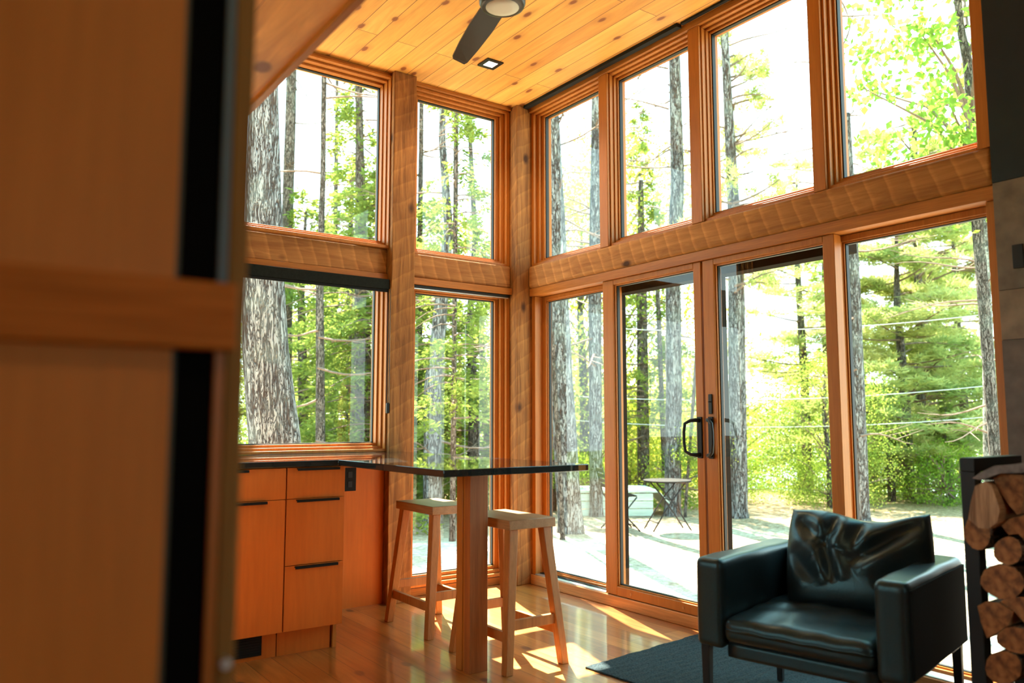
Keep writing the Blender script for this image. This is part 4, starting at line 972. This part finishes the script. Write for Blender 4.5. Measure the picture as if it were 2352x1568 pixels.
whole('spruce_tree', 1010, 15.0, 'spruce1', 'feathery spruce behind the crooked pine trunk', (1, 1, .68), hz=7)
whole('maple_tree', 1420, 17.0, 'leafy1', 'yellowing maple in the high windows next to the corner post', (1.1, 1.1, 1.2), hz=6.5)
whole('oak_tree', 1340, 15.5, 'leafy0', 'bright green leafy tree between the two trunks beside the corner post', .8, hz=6.5)
whole('spruce_tree', 2040, 14.6, 'spruce1', 'small dark spruce low at the left of the last glass panel', (.42, .42, .26), hz=7, tr=.06)
whole('spruce_tree', 2175, 14.2, 'spruce1', 'small dark spruce low at the right of the last glass panel', (.40, .40, .24), hz=7, tr=.06)
whole('spruce_tree', 2110, 17.5, 'spruce0', 'shaded spruce low behind the reddish pine trunk', (.7, .7, .42), hz=8.5, tr=.07)
whole('spruce_tree', 1262, 12.8, 'spruce1', 'low dark spruce hugging the frame beside the corner post', .5, hz=7)
PANES = [(560, 700, 'the kitchen window beside the massive furrowed trunk'), (700, 900, 'the right half of the kitchen window'), (940, 1160, 'the tall narrow window'),
         (1240, 1395, 'the door panel beside the corner post'), (1395, 1500, 'the left half of the second door panel'), (1500, 1610, 'the right half of the second door panel'),
         (1610, 1770, 'the left half of the third door panel'), (1770, 1910, 'the right half of the third door panel'), (1910, 2100, 'the left half of the last glass panel'), (2100, 2330, 'the right half of the last glass panel')]
fr_ = random.Random(5); ROWN = ['nearest', 'middle', 'farthest']
for r_, (d, keys) in enumerate(((20.5, ('leafy3', 'leafy1', 'leafy0')), (28, ('leafy0', 'leafy1', 'leafy3')), (37, ('leafy0', 'leafy2', 'leafy0')))):
    for a_, b_, pane in PANES:
        n_ = 1
        if r_ != 1 and pane.startswith('the right half of the third'): continue
        if r_ == 0 and a_ >= 1910: vsc_o = .42
        else: vsc_o = None
        sc_ = fr_.uniform(.85, 1.1) * (1 + .02 * (d - 20))
        vsc = .55 if a_ > 1380 else .62
        key = fr_.choice(keys)
        if vsc_o: vsc = vsc_o; key = 'leafy2'
        whole('leafy_tree', (a_ + b_) / 2 + fr_.uniform(-20, 20), d + fr_.uniform(-1.2, 1.2), key, '%s-row leafy tree seen through %s' % (ROWN[r_], pane),
              (sc_ * 1.05, sc_ * 1.05, sc_ * vsc), 'background leafy trees', tr=.11, hz=6)
for i_, (px_, d_, key, nm, wh) in enumerate(((455, 15.5, 'spruce1', 'spruce_tree', 'dark spruce just left of the massive furrowed trunk'), (250, 13.0, 'spruce0', 'spruce_tree', 'tall spruce further left of the massive furrowed trunk'),
        (20, 15.0, 'spruce1', 'spruce_tree', 'spruce at the far left of the woods, behind the partition'), (330, 21.0, 'leafy0', 'leafy_tree', 'leafy tree left of the massive trunk, behind the partition'),
        (90, 22.0, 'leafy1', 'leafy_tree', 'second leafy tree left of the massive trunk, behind the partition'), (-250, 19.0, 'leafy0', 'leafy_tree', 'leftmost leafy tree of the woods, behind the partition'))):
    whole(nm, px_, d_, key, wh, (1, 1, .8), 'woods hidden by the partition', hz=7)
kb = 0
for a_, b_, pane in PANES:
    if b_ - a_ > 170: spots = (('left', .27), ('right', .75))
    else: spots = (('', .5),)
    for sd_, t_ in spots:
        key = ('bush0', 'bush1', 'bush0')[kb % 3]; kb += 1
        whole('bush', a_ + (b_ - a_) * t_, fr_.uniform(13.4, 15.6), key, ('low green bush %sseen through %s' % ('on the %s ' % sd_ if sd_ else '', pane)), fr_.uniform(.45, .85), 'bushes along the clearing', tr=0, cat='bush')
# overhead wires
for (a, b_, lb) in (((1600, 985), (2290, 965), 'lowest and brightest overhead wire crossing the last glass panel'), ((1600, 930), (2290, 888), 'middle overhead wire crossing the bright pine boughs'), ((1700, 775), (2290, 716), 'highest overhead wire in the last glass panel')):
    p = at(a[0] - 300, a[1] + 10, 13.0); q_ = at(b_[0] + 300, b_[1] - 14, 13.0); pts = []
    for t in np.linspace(0, 1, 14):
        v = p + (q_ - p) * t; v[2] -= .25 * 4 * t * (1 - t) - .22; pts.append(tuple(v))
    tag(MB().tube(pts, .007, 6).build('overhead_wire', M['wire'], smooth=True), lb, 'wire')

# bistro set -----------------------------------------------------------
tb = thing('bistro_table', (7.98, 7.60, ZG), 'small round folding bistro table on the sandy ground outside', 'table', rz=R(-25))
def bt(mb, nm): return mb.build(nm, M['black'], tb, local=True, smooth=False)
MB().lathe([(.0001, .635), (.315, .635), (.32, .64), (.32, .652), (.315, .657), (.0001, .657)], (0, 0, 0), 40).build('tabletop', M['blackm'], tb, local=True)
for sy in (-1, 1):
    y = sy * .17
    MB().tube([(-.27, y, 0), (-.14, y, .20), (.0, y, .40), (.20, y * .9, .632)], .010, 8).build('leg', M['black'], tb, local=True, smooth=True)
    y = sy * .14
    MB().tube([(.27, y, 0), (.14, y, .20), (.0, y, .40), (-.20, y * .9, .632)], .010, 8).build('leg', M['black'], tb, local=True, smooth=True)
MB().tube([(-.20, -.17, .11), (-.20, .17, .11)], .007, 6).build('stretcher', M['black'], tb, local=True)
MB().tube([(.20, -.14, .11), (.20, .14, .11)], .007, 6).build('stretcher', M['black'], tb, local=True)
MB().tube([(.0, -.17, .40), (.0, .17, .40)], .007, 6).build('stretcher', M['black'], tb, local=True)
pc = onz(1424, 1216, ZG)
bcz = thing('folding_chair', (float(pc[0]), float(pc[1]), ZG), 'black folding garden chair facing the bistro table, partly behind the door jamb', 'chair', rz=R(-28))
for sy in (-1, 1):
    MB().tube([(.22, .20 * sy, 0), (-.05, .19 * sy, .28), (-.18, .19 * sy, .46), (-.28, .19 * sy, .84)], .010, 8).build('leg', M['black'], bcz, local=True, smooth=True)
    MB().tube([(-.22, .17 * sy, 0), (.0, .17 * sy, .22), (.19, .17 * sy, .44)], .010, 8).build('leg', M['black'], bcz, local=True, smooth=True)
st = MB()
for k in range(6): st.box(-.18 + k * .064, -.18 + k * .064 + .050, -.18, .18, .448, .462)
st.build('seat', M['blackm'], bcz, local=True)
bk = MB()
for k in range(4): bk.beam((-.20 - k * .024, -.19, .58 + k * .07), (-.20 - k * .024, .19, .58 + k * .07), .012, .045)
bk.build('backrest', M['blackm'], bcz, local=True)
MB().tube([(.17, -.19, .055), (.17, .19, .055)], .007, 6).build('stretcher', M['black'], bcz, local=True)
MB().tube([(-.17, -.17, .055), (-.17, .17, .055)], .007, 6).build('stretcher', M['black'], bcz, local=True)
# low pale boarded platform behind the bistro set
pd = onz(1470, 1186, ZG)
pf = thing('garden_platform', (float(pd[0]), float(pd[1]), ZG), 'low pale boarded platform with a sloping boarded end behind the bistro set', 'platform', rz=R(-32))
tp = MB()
for k in range(9): tp.box(-1.1, .28, -.02 + k * .10, .075 + k * .10, .36, .395)
tp.build('deck_boards', M['deckwood'], pf, local=True)
sd = MB()
for k in range(3): sd.box(-1.1, .20, -.02, .0, .01 + k * .115, .115 + k * .115)
sd.build('side_boards', M['deckwood'], pf, local=True)
en = MB()
for k in range(5): en.beam((.30, .0 + k * .19 + .06, .36), (.62, .0 + k * .19 + .06, .02), .17, .02)
en.build('ramp_boards', M['deckwood'], pf, local=True)
